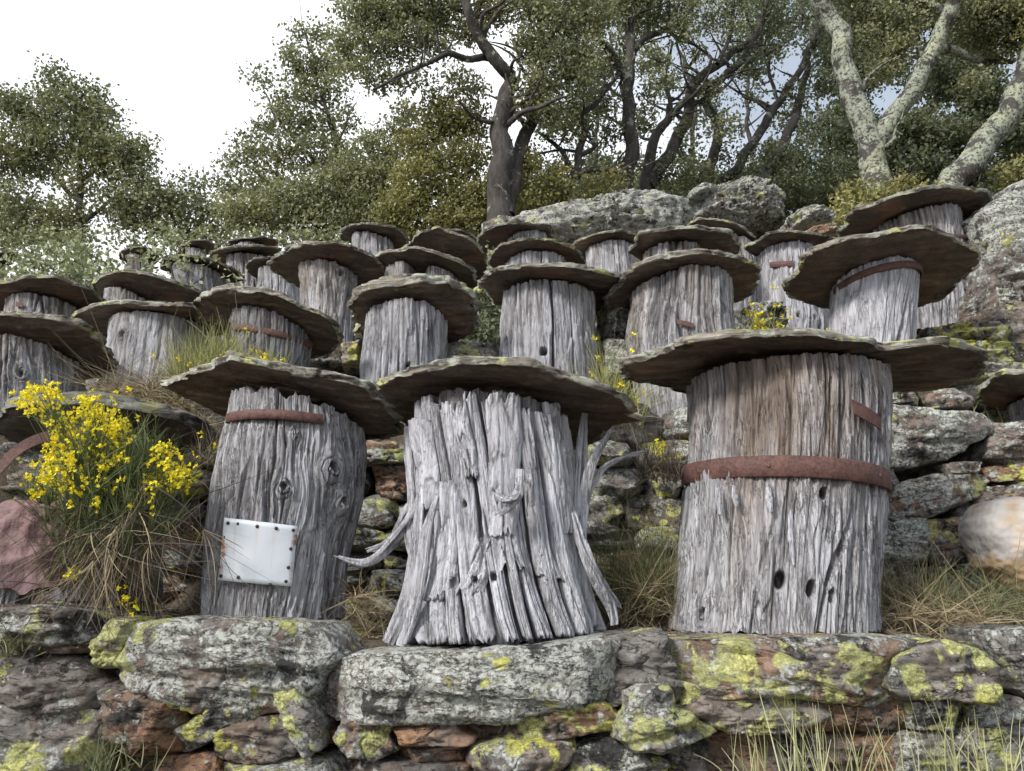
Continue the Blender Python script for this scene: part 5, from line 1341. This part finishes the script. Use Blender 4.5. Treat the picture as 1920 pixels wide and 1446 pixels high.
def tree(label, limbs, blobs, leafm, D, size, dens, seed, bark=M_BARK, clump=.13, shoots=(2, 1.0), tone0=0.0, name='oak_tree', group='evergreen oaks above the hives', cat='tree', twigr=.009):
    rg = np.random.default_rng(seed)
    x0, y0 = limbs[0][0][0] if limbs else (blobs[0][0], blobs[0][1] + blobs[0][2])
    base = at(x0, y0, D); root = empty(name, base); tag(root, label, cat, group)
    acc = Acc()
    for i, lb in enumerate(limbs):
        pts, w0, w1 = lb[:3]; dD = lb[3] if len(lb) > 3 else 0
        if i == 0:                                   # root the trunk in the ground below what shows
            g = at(pts[0][0], pts[0][1], D); zg = float(H(g[0], g[1]))
            if g[2] > zg - .05:
                e = np.array((g[0], g[1], zg - .15)); q_, r_ = smooth_path(np.array([e, (e + g) / 2, g]), np.array([1.25, 1.1, 1.0]) * w0 * mpp(x0, y0, D) / 2, 12)
                V, F = tube(q_, r_, 12, 1, .15, seed); acc.add(V, F)
        Q, RR = limb(acc, pts, w0, w1, D, dD, seed=seed * 3 + i)
        if shoots[0]: side_shoots(acc, Q, RR, rg, shoots[0] * (2 if len(pts) > 4 else 1), shoots[1])
    if limbs: acc.build('trunk', bark, root, base)
    if blobs:
        bl = [b if len(b) > 3 else (*b, D) for b in blobs]
        V, F, T, tw = foliage(bl, size, dens, rg, clump, tone0)
        o = mk('foliage', V, F, leafm, root, base, False, {'tone': T}); o['kind'] = 'stuff'
        V, F = twigs_mesh(tw, twigr, rg); o = mk('twigs', V, F, M_TWIG, root, base, False, {'tone': rg.uniform(0, .5, len(V))}); o['kind'] = 'stuff'
    return root
def scat(rg, x0, x1, y0, y1, n, r0, r1, D0, D1, ok=lambda x, y: True):
    out_ = []
    while len(out_) < n:
        x, y = rg.uniform(x0, x1), rg.uniform(y0, y1)
        if ok(x, y): out_.append((x, y, rg.uniform(r0, r1), rg.uniform(D0, D1)))
    return out_
rg0 = np.random.default_rng(3)
tree('bluish green oak with a pointed crown at far left', [([(150, 470), (150, 380), (150, 300), (145, 230), (118, 150)], 14, 4), ([(150, 380), (90, 320), (50, 270)], 9, 3), ([(150, 340), (215, 290), (250, 260)], 9, 3), ([(150, 300), (180, 230), (190, 190)], 6, 3), ([(150, 420), (230, 360), (280, 350)], 8, 3)],
     [(100, 128, 20), (108, 160, 34), (150, 190, 42), (85, 205, 40), (190, 225, 44), (40, 215, 45), (15, 190, 34), (120, 250, 66), (60, 285, 66), (205, 285, 62), (245, 300, 48), (20, 300, 50), (150, 330, 50), (35, 380, 48), (260, 355, 52), (285, 400, 60), (225, 400, 40), (120, 410, 46), (60, 430, 60), (330, 380, 34), (265, 275, 20), (185, 185, 22), (10, 430, 50)],
     M_LEAF_A, 14.0, .078, 1.35, 1, clump=.15)
tree('spreading oak beyond the left edge of the terraces', [([(-180, 480), (-170, 360), (-190, 240)], 16, 5), ([(-170, 360), (-260, 280), (-330, 250)], 9, 3)],
     [(-80, 300, 70), (-150, 220, 70), (-230, 260, 70), (-120, 400, 70), (-240, 380, 80), (-330, 330, 70), (-400, 420, 80), (-180, 160, 45)], M_LEAF_A, 14.0, .085, .9, 17, clump=.16)
tree('low oak crown in the gap between the left and middle trees', [([(385, 460), (380, 400), (370, 350)], 8, 3)], [(350, 385, 40), (385, 410, 42), (320, 420, 46), (360, 345, 26), (420, 400, 34), (380, 445, 40), (440, 430, 40)], M_LEAF_A, 15.0, .075, 1.0, 2, clump=.15)
tree('tall airy oak standing against the white sky', [([(645, 420), (640, 330), (632, 270), (610, 200), (590, 120), (570, 60)], 14, 3), ([(640, 330), (570, 280), (520, 220), (495, 170)], 8, 3), ([(632, 270), (655, 220), (668, 190)], 5, 2), ([(610, 200), (560, 160)], 5, 2), ([(640, 360), (540, 340), (470, 300)], 8, 3)],
     [(558, 62, 22), (545, 95, 22), (600, 70, 28), (600, 120, 36), (560, 130, 32), (575, 175, 38), (620, 170, 34), (495, 150, 22), (520, 195, 26), (545, 225, 38), (600, 225, 38), (650, 225, 24), (495, 245, 28), (475, 285, 40), (540, 290, 50), (610, 290, 50), (650, 285, 30), (440, 305, 26), (430, 345, 36), (500, 350, 50), (480, 140, 14), (640, 120, 30)],
     M_LEAF_A, 12.0, .066, 1.3, 3, clump=.11, tone0=.08)
tree('rounded light green oak bush in the middle distance', [([(620, 460), (600, 400), (560, 350)], 9, 3)], [(570, 370, 62), (640, 360, 60), (700, 340, 56), (520, 400, 56), (600, 420, 60), (680, 410, 62), (740, 380, 50), (730, 300, 34), (745, 250, 34), (760, 210, 24), (700, 280, 34), (460, 400, 50), (650, 310, 34)],
     M_LEAF_A, 10.5, .058, 1.8, 4, clump=.10, tone0=.15)
tree('yellowish oak bush left of the thick middle trunk', [([(850, 430), (850, 360), (830, 300), (800, 250)], 9, 3), ([(850, 360), (880, 300), (900, 250)], 6, 2)],
     [(780, 270, 46), (830, 230, 50), (880, 230, 40), (800, 330, 60), (870, 300, 52), (760, 390, 56), (840, 390, 60), (900, 370, 50), (800, 430, 46), (880, 430, 50), (820, 190, 26), (740, 420, 40), (990, 380, 50), (1040, 350, 40), (985, 320, 36)],
     M_LEAF_Y, 9.6, .052, 2.1, 5, clump=.09)
tree('thick-trunked oak in the middle with forked limbs and a hanging crown', [([(938, 420), (936, 350), (940, 285), (942, 235), (948, 190), (958, 145)], 50, 30), ([(958, 145), (930, 110), (905, 70), (880, 20), (860, -60)], 26, 14, -.6), ([(925, 108), (880, 110), (840, 105), (800, 118), (755, 140), (700, 165)], 15, 4, -.8), ([(905, 70), (890, 30), (915, -20), (930, -80)], 16, 9),
      ([(950, 405), (962, 330), (975, 270), (1000, 215), (1005, 160), (1012, 100), (1020, 20)], 34, 14, .8), ([(950, 235), (985, 210), (1030, 192), (1060, 188)], 12, 4, -.6), ([(938, 232), (905, 228), (880, 215), (862, 195)], 9, 3, -.5), ([(880, 30), (840, 0), (790, -30)], 10, 5), ([(1012, 100), (1050, 40), (1080, -20)], 10, 5)],
     [(670, 30, 42), (720, 20, 56), (780, 20, 56), (840, 20, 50), (650, 80, 34), (700, 85, 46), (760, 80, 46), (815, 75, 38), (700, 140, 34), (745, 150, 24), (660, 130, 22), (790, 150, 20), (880, 60, 30), (860, 150, 28), (895, 165, 20), (930, 20, 40), (985, 20, 40), (1000, 80, 46), (1050, 60, 56), (1040, 120, 52), (1080, 150, 44), (1010, 165, 40), (985, 200, 26), (1030, 210, 34), (1100, 100, 40), (1110, 20, 56), (1060, 0, 60), (830, -30, 50), (720, -40, 70), (940, -50, 70)],
     M_LEAF_A, 9.2, .052, 1.75, 6, clump=.09, shoots=(3, 1.1), tone0=.12)
tree('dark upright oak right of the middle trunk', [([(1165, 385), (1182, 300), (1183, 220), (1178, 150), (1186, 90), (1182, 30), (1180, -60)], 30, 14), ([(1176, 150), (1155, 105), (1120, 75), (1085, 60)], 18, 8, -.5), ([(1188, 95), (1222, 68), (1252, 56), (1290, 85), (1330, 95)], 14, 4, .4), ([(1190, 200), (1150, 170), (1110, 150)], 8, 3, .5), ([(1183, 250), (1150, 230), (1120, 200)], 7, 3, .5)],
     [(1150, 20, 50), (1210, 15, 56), (1270, 10, 50), (1230, 110, 30), (1140, 130, 30), (1280, 60, 30), (1130, 190, 34), (1090, 230, 30), (1150, 250, 26), (1240, 150, 26), (1215, 180, 20), (1180, -40, 70)],
     M_LEAF_A, 10.2, .055, 1.45, 7, clump=.09, shoots=(3, 1.2))
tree('oak with two curved stems leaning right', [([(1205, 385), (1215, 320), (1228, 260), (1262, 210), (1300, 180), (1345, 150)], 26, 8), ([(1215, 350), (1255, 285), (1285, 225), (1298, 165), (1345, 120), (1400, 80), (1440, 20)], 28, 10, .6), ([(1262, 210), (1245, 150), (1260, 90)], 9, 4), ([(1345, 120), (1370, 60), (1380, 0)], 9, 4)],
     [(1320, 20, 50), (1300, 110, 30), (1370, 60, 36), (1330, 170, 26), (1290, 240, 26), (1350, 240, 30), (1380, 20, 40), (1255, 330, 40), (1310, 330, 44)],
     M_LEAF_A, 10.8, .052, 1.1, 8, clump=.09, shoots=(4, 1.2))
tree('low gnarled oak with twisted limbs behind the outcrop', [([(1045, 395), (1065, 340), (1080, 305), (1092, 255), (1102, 210), (1138, 168), (1160, 140)], 20, 7), ([(1072, 315), (1045, 275), (1010, 252)], 12, 5), ([(1078, 335), (1125, 315), (1165, 322), (1200, 300)], 14, 6), ([(1085, 300), (1112, 275), (1100, 255)], 10, 5)],
     [(1070, 200, 30), (1060, 260, 30), (1110, 350, 34), (1040, 330, 30), (1150, 340, 30), (1000, 290, 30)], M_LEAF_Y, 9.8, .048, 1.2, 9, clump=.09, shoots=(3, .8))
tree('slender dark oak with an S-shaped stem', [([(1325, 340), (1338, 290), (1345, 240), (1328, 195), (1342, 160), (1385, 115), (1420, 60), (1450, -30)], 22, 10), ([(1342, 160), (1300, 130), (1280, 100)], 8, 3), ([(1385, 115), (1430, 110), (1470, 80)], 8, 3)],
     [(1440, 20, 46), (1400, 130, 30), (1460, 90, 34), (1370, 290, 30), (1410, 180, 26), (1500, 30, 46)], M_LEAF_D, 11.2, .055, 1.2, 10, clump=.10, shoots=(4, 1.1))
tree('dark oak with parallel stems slanting right', [([(1350, 345), (1388, 300), (1432, 235), (1462, 190), (1500, 130), (1530, 60), (1560, -20)], 20, 9), ([(1425, 350), (1462, 285), (1490, 215), (1505, 160), (1520, 80), (1500, -10)], 22, 9, .4), ([(1462, 190), (1440, 140), (1450, 90)], 8, 4)],
     [(1480, 180, 30), (1530, 160, 30), (1450, 300, 34), (1500, 290, 40), (1540, 240, 36), (1560, 330, 50), (1490, 340, 44), (1560, 60, 40), (1400, 340, 36), (1550, 110, 40)], M_LEAF_D, 11.6, .055, 1.25, 11, clump=.10, shoots=(4, 1.1))
tree('stout forked tree covered in pale green lichen', [([(1642, 400), (1640, 340), (1630, 290), (1612, 235), (1598, 185), (1585, 130), (1572, 70), (1545, 20), (1520, -50)], 54, 32), ([(1640, 290), (1672, 215), (1712, 165), (1745, 105), (1760, 65), (1785, 20), (1790, -60)], 37, 23, -.5), ([(1655, 275), (1672, 268), (1688, 250)], 16, 8, -.3), ([(1752, 95), (1790, 92), (1830, 108), (1860, 120), (1900, 118)], 20, 8, .3)],
     [(1660, 60, 60), (1690, 100, 46), (1720, 20, 56), (1630, 20, 40), (1830, 30, 70), (1890, 60, 56), (1820, 160, 30), (1860, 20, 60), (1600, -40, 80), (1740, -50, 90), (1650, 140, 30)], M_LEAF_A, 8.0, .045, 1.5, 12, bark=M_LBARK, clump=.08, shoots=(1, .7))
tree('thick lichened trunk leaning out of the right edge', [([(1765, 375), (1800, 325), (1840, 280), (1885, 225), (1915, 160), (1950, 80), (1990, -20)], 52, 42)], [(1905, 330, 40), (1890, 390, 20), (1900, 10, 50), (1960, 60, 70)], M_LEAF_Y, 7.8, .045, 1.5, 13, bark=M_LBARK, clump=.08, shoots=(0, .6))
tree('dark oaks closing the view behind the lichened trunks', [([(1700, 385), (1720, 280), (1760, 180)], 14, 7), ([(1830, 350), (1820, 240), (1840, 150)], 12, 6), ([(1560, 370), (1580, 260), (1640, 120)], 12, 6)],
     scat(rg0, 1560, 1960, 180, 370, 34, 30, 52, 12, 14, lambda x, y: not (1700 < x < 1830 and 170 < y < 235)) + scat(rg0, 1560, 1960, -20, 180, 20, 34, 56, 12, 14), M_LEAF_D, 13.0, .08, 1.25, 14, clump=.12, shoots=(2, 1.2))
tree('distant dark wood behind the middle oaks', [([(1100, 380), (1120, 250), (1100, 120)], 10, 5), ([(1290, 340), (1300, 200), (1270, 80)], 10, 5), ([(1420, 350), (1400, 200), (1420, 60)], 10, 5)],
     scat(rg0, 950, 1560, 290, 400, 30, 26, 46, 14, 16) + scat(rg0, 980, 1560, -20, 290, 34, 20, 40, 14, 17), M_LEAF_D, 15.0, .09, 1.0, 15, clump=.14, shoots=(2, 1.2))
tree('dark understorey shrubs filling the wood behind the outcrop', [], [(x, 392 + 22 * math.sin(x * .05), 34, 12.5) for x in range(900, 1960, 34)] + [(x, 345 + 26 * math.sin(x * .07), 30, 13.5) for x in range(1000, 1960, 44)], M_LEAF_D, 12.5, .075, 1.3, 16, clump=.12, name='oak_shrub', group='leafy shrubs on the terraces', cat='shrub')
# shrubs among the hives
def shrub(label, blobs, D, size, dens, seed, m=M_LEAF_G, tone0=.1, stem=None, cat='shrub', clump=.045):
    return tree(label, stem or [], blobs, m, D, size, dens, seed, clump=clump, shoots=(1, .12), tone0=tone0, name='oak_shrub', group='leafy shrubs on the terraces', cat=cat, twigr=.002)
shrub('wide pale green oak shrub over the hives at far left', [(40, 500, 32, 4.0), (85, 490, 38, 4.0), (140, 485, 40, 3.9), (190, 505, 30, 3.9), (232, 525, 18, 3.8), (120, 462, 16, 4.0), (60, 525, 24, 3.7), (10, 520, 20, 3.9), (160, 520, 34, 3.7)], 3.9, .028, 1.2, 31, stem=[([(130, 560), (130, 500), (100, 470)], 5, 2), ([(130, 530), (190, 490)], 4, 2)])
shrub('young leafy oak sapling in front of the overgrown hive', [(300, 470, 26, 3.9), (320, 450, 22, 3.9), (285, 495, 20, 3.8), (340, 480, 20, 3.8), (385, 500, 18, 3.7), (300, 520, 22, 3.7), (420, 540, 14, 3.6), (440, 525, 12, 3.6), (340, 540, 18, 3.6)], 3.8, .026, .62, 32, stem=[([(330, 590), (322, 520), (312, 460)], 5, 2), ([(325, 540), (380, 505)], 3, 1.5)])
shrub('dense dark green ivy clump between two silver hives', [(905, 600, 26, 3.3), (900, 640, 30, 3.2), (870, 655, 22, 3.1), (920, 565, 18, 3.4), (885, 620, 22, 3.2)], 3.2, .024, 3, 33, M_LEAF_D, .45)
shrub('pale leafy sprigs at the foot of the highest middle slab', [(915, 470, 12, 4.5), (922, 490, 10, 4.4), (640, 470, 20, 4.6), (628, 490, 14, 4.5)], 4.5, .032, 1.0, 34)
shrub('yellow-green shrub at the foot of the forked lichened tree', [(1600, 370, 30, 7.0), (1580, 400, 24, 6.9), (1620, 395, 24, 6.8), (1690, 352, 26, 7.2), (1650, 370, 26, 7.1), (1740, 358, 14, 7.2), (1570, 420, 16, 6.5)], 7.0, .045, 1.6, 35, M_LEAF_Y, .15, clump=.07)
shrub('low green bushes along the crest at left', [(x, 448 + 8 * math.sin(x), 18, 7.5) for x in range(-20, 640, 34)], 7.5, .05, 1.0, 36, M_LEAF_A, .1, clump=.08)

# ------------------------------------------------------------------ broom, grass and weeds
def wands(base, n, ln, rg, dirn=(0, 0, 1), spread=.5, bend=.25, k=7):
    """n curved thin stems from around base points (m,3)"""
    b = base[rg.integers(0, len(base), n)]
    d = rg.normal(size=(n, 3)) * spread + np.array(dirn); d /= np.linalg.norm(d, axis=1, keepdims=True)
    L_ = ln * rg.uniform(.5, 1.1, n); t = np.linspace(0, 1, k)
    side = rg.normal(size=(n, 3)) * bend; side[:, 2] -= bend * .6
    P = b[:, None] + d[:, None] * (L_[:, None] * t)[..., None] + side[:, None] * (L_[:, None] * t ** 2)[..., None]
    return P
def strands(name, P, w0, m, parent, rg, origin=None, kind='stuff', taper=.2):
    n, k, _ = P.shape; W_ = w0 * rg.uniform(.6, 1.3, n)[:, None] * np.linspace(1, taper, k)[None]
    V, F = ribbons(P, W_, rg)
    o = mk(name, V, F, m, parent, origin, False, {'tone': np.repeat(rg.uniform(0, 1, n), 2 * k)})
    if kind: o['kind'] = kind
    return o
def pea_flowers(C, size, rg):
    """small pea flower: two keel petals and an upright standard, four faces each"""
    Vs_, Fs_, T = [], [], []; n = len(C)
    for j in range(4):
        d = rg.normal(size=(n, 3)); d /= np.linalg.norm(d, axis=1, keepdims=True); e = rg.normal(size=(n, 3)); s = np.cross(d, e); s /= np.linalg.norm(s, axis=1, keepdims=True)
        L_ = (size * rg.uniform(.7, 1.2, n))[:, None]; W_ = L_ * .42; nn = np.cross(d, s) * L_ * .2
        V = np.stack([C, C + d * L_ * .5 + s * W_ + nn, C + d * L_, C + d * L_ * .5 - s * W_ + nn], 1).reshape(-1, 3)
        i = np.arange(n) * 4 + j * n * 4; Fs_.append(np.stack([i, i + 1, i + 2, i + 3], -1)); Vs_.append(V); T.append(np.repeat(rg.uniform(0, 1, n), 4))
    return np.concatenate(Vs_), np.concatenate(Fs_), np.concatenate(T)
def broom():
    rg = np.random.default_rng(50); D = 1.70
    base = at(215, 1135, D); root = empty('broom_bush', base); tag(root, 'broom bush full of bright yellow flowers at the left of the front row', 'flowering shrub')
    # woody crown from which stems fan out and up
    tg = []                                           # flower masses (px,py,r,n)
    for px, py, r, n in [(75, 748, 26, 60), (45, 752, 14, 20), (100, 735, 12, 20), (140, 805, 36, 110), (185, 790, 34, 120), (220, 800, 22, 60), (160, 850, 45, 150), (110, 850, 22, 50), (215, 850, 24, 60), (95, 885, 22, 50), (140, 900, 34, 70), (75, 905, 14, 24), (200, 890, 24, 40), (295, 860, 20, 50), (318, 885, 24, 70), (290, 900, 20, 50), (335, 900, 14, 30), (228, 930, 24, 16), (270, 935, 20, 18), (140, 1072, 7, 8), (235, 1128, 20, 16), (165, 760, 10, 20), (300, 845, 10, 20), (180, 920, 40, 24)]:
        tg.append((px, py, r, n))
    stems = []; fl = []
    for px, py, r, n in tg:
        for _ in range(int(n)):
            x = px + rg.normal() * r * .72; y = py + rg.normal() * r * .72; tip = at(x, y, D + rg.uniform(-.14, .14))
            fl.append(tip)
        for _ in range(int(n * .8) + 4):
            x = px + rg.normal() * r * .6; y = py + rg.normal() * r * .6 - 6; tip = at(x, y, D + rg.uniform(-.12, .12))
            x0 = 205 + rg.normal() * 34; b = at(x0, 1000 + rg.normal() * 40, D + rg.uniform(-.06, .06))
            if py > 1000: b = at(px + rg.normal() * 14, py + 30, D)
            mid = (b + tip) / 2 + (0, 0, .03) + rg.normal(size=3) * .018
            t = np.linspace(0, 1, 8)[:, None]
            stems.append((1 - t) ** 2 * b + 2 * t * (1 - t) * mid + t ** 2 * tip)
    P = np.array(stems)
    strands('stems', P, .0013, M_BROOM, root, rg, base)
    b2 = np.array([at(205 + rg.normal() * 55, 960 + rg.normal() * 55, D + rg.uniform(-.12, .12)) for _ in range(120)])
    strands('shoots', wands(b2, 2600, .13, rg, (0, 0, 1.1), .45, .2), .0012, M_BROOM, root, rg, base)
    # hanging dead stems beneath
    b3 = np.array([at(210 + rg.normal() * 50, 1000 + rg.normal() * 26, D + rg.uniform(-.12, .1)) for _ in range(100)])
    strands('dead_stems', wands(b3, 620, .15, rg, (.0, -.1, -1.0), .62, .35), .0011, M_DRY, root, rg, base)
    strands('twigs', wands(b3, 420, .22, rg, (.25, 0, -.5), .8, .3), .0013, M_TWIG, root, rg, base)
    # trunk stems to the ground
    acc = Acc()
    for i in range(5):
        p0 = at(215 + i * 9, 1140, D + .02 * i); p1 = at(205 + rg.normal() * 20, 1060, D); p2 = at(200 + rg.normal() * 30, 985, D)
        q_, r_ = smooth_path(np.array([p0, p1, p2]), np.array([.006, .005, .003]), 14); V, F = tube(q_, r_, 6); acc.add(V, F)
    acc.build('woody_stem', M_TWIG, root, base)
    C = np.array(fl); C = C[rg.permutation(len(C))[:int(len(C) * .62)]]; C = np.concatenate([C + rg.normal(size=C.shape) * .005 for _ in range(2)])
    V, F, T = pea_flowers(C, .0085, rg)
    o = mk('flowers', V, F, M_FLOWER, root, base, False, {'tone': T}); o['kind'] = 'stuff'
broom()
def small_broom(label, spots, D, seed, fl=20, ln=.18, n=240, dry=.25, w=.0013, mm=None):
    rg = np.random.default_rng(seed); b = np.array([at(x, y, D + rg.uniform(-.08, .08)) for x, y in spots for _ in range(8)]) + rg.normal(size=(len(spots) * 8, 3)) * (.02, .02, .004)
    root = empty('broom_bush', b.mean(0)); tag(root, label, 'shrub')
    P = wands(b, n, ln, rg, (0, 0, 1), .30, .15); strands('stems', P, w, mm or M_BROOM, root, rg, b.mean(0))
    if dry: strands('dead_stems', wands(b, int(n * dry), ln * .8, rg, (0, 0, .8), .6, .4), w, M_DRY, root, rg, b.mean(0))
    if fl:
        sel = P[rg.integers(0, len(P), fl)]; C = sel[np.arange(fl), rg.integers(3, 7, fl)]; C = np.concatenate([C, C + rg.normal(size=C.shape) * .006])
        V, F, T = pea_flowers(C, .010, rg); o = mk('flowers', V, F, M_FLOWER, root, b.mean(0), False, {'tone': T}); o['kind'] = 'stuff'
M_BR2 = strand_mat('young_broom_stem', (.16, .18, .06), (.42, .42, .16))
small_broom('young grey-green broom leaning against the pale smooth-barked hive', [(330, 740), (350, 735), (370, 725), (400, 715), (425, 705)], 2.40, 61, 14, .20, 900, mm=M_BR2)
small_broom('small broom sprigs in front of the narrow dark banded hive', [(470, 700), (490, 700), (515, 702)], 2.35, 62, 12, .10, 200, mm=M_BR2)
small_broom('yellow-flowering broom sprigs left of the pale hive with the thin hoop', [(1425, 650), (1440, 652), (1415, 648)], 2.75, 63, 55, .20, 90, w=.001, mm=M_BR2)
small_broom('low broom tuft at the foot of the pale hoop-banded hive', [(1490, 655), (1520, 655), (1545, 655), (1460, 655)], 2.75, 64, 20, .07, 220, mm=M_BR2)
small_broom('sprawling broom right of the tall silver hive', [(1140, 780), (1160, 790), (1185, 800), (1130, 740)], 2.40, 65, 24, .24, 330, w=.001, mm=M_BR2)
small_broom('leafless dark twigs left of the wide banded hive', [(1240, 900), (1262, 905), (1220, 890)], 1.98, 66, 6, .17, 160, .5, .0011, M_TWIG)
small_broom('straggly weeds between the middle and right front hives', [(1130, 1160), (1160, 1165), (1190, 1165), (1225, 1160), (1250, 1150), (1175, 1120), (1215, 1120)], 1.98, 67, 3, .24, 900, 1.4, .0009, M_BROOM)
small_broom('dark dead brushwood between the slab and the white-plate hive', [(375, 850), (400, 870), (420, 850), (350, 1000), (340, 900)], 2.05, 68, 10, .14, 260, .3, .0011, M_TWIG)
def tuft(label, spots, D, seed, n, ln, m, w=.0012, spread=.35, bend=.4, dirn=(0, 0, 1), jit=.03):
    rg = np.random.default_rng(seed); b = np.array([at(x, y, D) for x, y in spots for _ in range(10)]) + rg.normal(size=(len(spots) * 10, 3)) * (jit, jit, .003)
    o = strands('grass_tuft', wands(b, n, ln, rg, dirn, spread, bend), w, m, None, rg, b.mean(0), None); tag(o, label, 'grass tuft')
tuft('dry straw grass at the foot of the pale smooth-barked hive', [(230, 745), (260, 750), (290, 748), (310, 745)], 2.42, 71, 900, .13, M_DRY, .0013, .7, .7, (0, -.2, .6), .05)
tuft('straw litter spilling down above the dark slab', [(300, 770), (340, 790), (370, 800), (380, 830), (330, 765)], 2.35, 72, 900, .11, M_DRY, .0012, .8, .5, (.2, -.3, .1), .05)
tuft('green grass clump between the wide hive and the pale boulder', [(1715, 1150), (1740, 1152), (1755, 1150)], 1.95, 73, 420, .12, M_GRASS, .0011, .35, .3, (0, 0, 1), .03)
tuft('dry grass just right of the wide banded hive', [(1650, 1150), (1680, 1155), (1660, 1120)], 2.0, 74, 520, .13, M_DRY, .0010, .45, .5, (0, 0, 1), .03)
tuft('yellow-green grass beneath the pale boulder', [(1790, 1150), (1830, 1152), (1870, 1150), (1905, 1150)], 1.92, 75, 700, .11, M_GRASS, .0010, .5, .5, (0, 0, 1), .03)
tuft('straw grass laid flat between boulder and wide hive', [(1690, 1160), (1770, 1165), (1830, 1165)], 1.86, 76, 700, .10, M_DRY, .0010, .9, .5, (0, 0, .35), .04)
M_STALK = strand_mat('pale_stalk', (.28, .30, .12), (.58, .56, .34))
for i, (x, n, ln) in enumerate([(1400, 14, .12), (1515, 60, .17), (1590, 36, .13), (1640, 24, .12), (1760, 50, .14), (1860, 55, .14), (1460, 20, .10)]):
    tuft(['single pale stalks at the bottom, left of the tall clump', 'tall pale green stalk clump at the bottom of the wall', 'stalk clump right of the tallest one at the bottom', 'thin stalks under the brown stone at the bottom', 'pale stalks under the bright yellow stone', 'pale stalks at the bottom right corner', 'short stalks left of the tallest clump at the bottom'][i],
         [(x, 1470), (x + 9, 1471)], 1.50, 80 + i, max(20, int(n * .55)), ln * 1.05, M_STALK, .0012, .20, .15, (0, 0, 1), .03)
tuft('green blades at the bottom left below the rusty block', [(190, 1450), (215, 1452), (180, 1450)], 1.50, 90, 60, .09, M_GRASS, .0014, .4, .2)
tuft('short grass tuft at the left edge of the front wall', [(8, 1230), (20, 1225)], 1.56, 91, 80, .09, M_GRASS, .0011, .4, .3)
tuft('dead wiry grass beside the foot of the middle hive', [(655, 1190), (680, 1180), (700, 1150), (690, 1120)], 1.80, 92, 420, .08, M_DRY, .0009, .9, .4, (0, 0, .4), .03)
# litter and straw over ledge and slopes
rg = np.random.default_rng(99)
n = 5200; y = rg.uniform(1.68, 2.45, n); x = rg.uniform(-1, 1, n) * 1.5
P0 = np.stack([x, y, H(x, y) + .004], -1); d = rg.normal(size=(n, 3)); d[:, 2] = np.abs(d[:, 2]) * .25
d /= np.linalg.norm(d, axis=1, keepdims=True); t = np.linspace(0, 1, 4)
P = P0[:, None] + d[:, None] * (rg.uniform(.02, .07, n)[:, None] * t)[..., None]
o = strands('leaf_litter', P, .0012, M_DRY, None, rg, (0, 2, 0)); tag(o, 'dry stems and litter on the front ledge')
n = 26000; y = rg.uniform(2.66, 8.0, n); x = rg.uniform(-.8, .8, n) * y
z = H(x, y); msk = perlin(x * 2.2, y * 2.2, 0 * x, 40) > -.02; x, y, z = x[msk], y[msk], z[msk]; n = len(x)
d = rg.normal(size=(n, 3)) * .5 + (0, 0, .8); d /= np.linalg.norm(d, axis=1, keepdims=True)
P = np.stack([x, y, z], -1)[:, None] + d[:, None] * (rg.uniform(.03, .12, n)[:, None] * t)[..., None]
o = strands('ground_cover', P, .0018, M_GRASS, None, rg, (0, 4, 1)); tag(o, 'thin grass growing between the stones of the slope')

#print('TRIS', sum(len(m.loops) - 2 * len(m.polygons) for m in bpy.data.meshes))
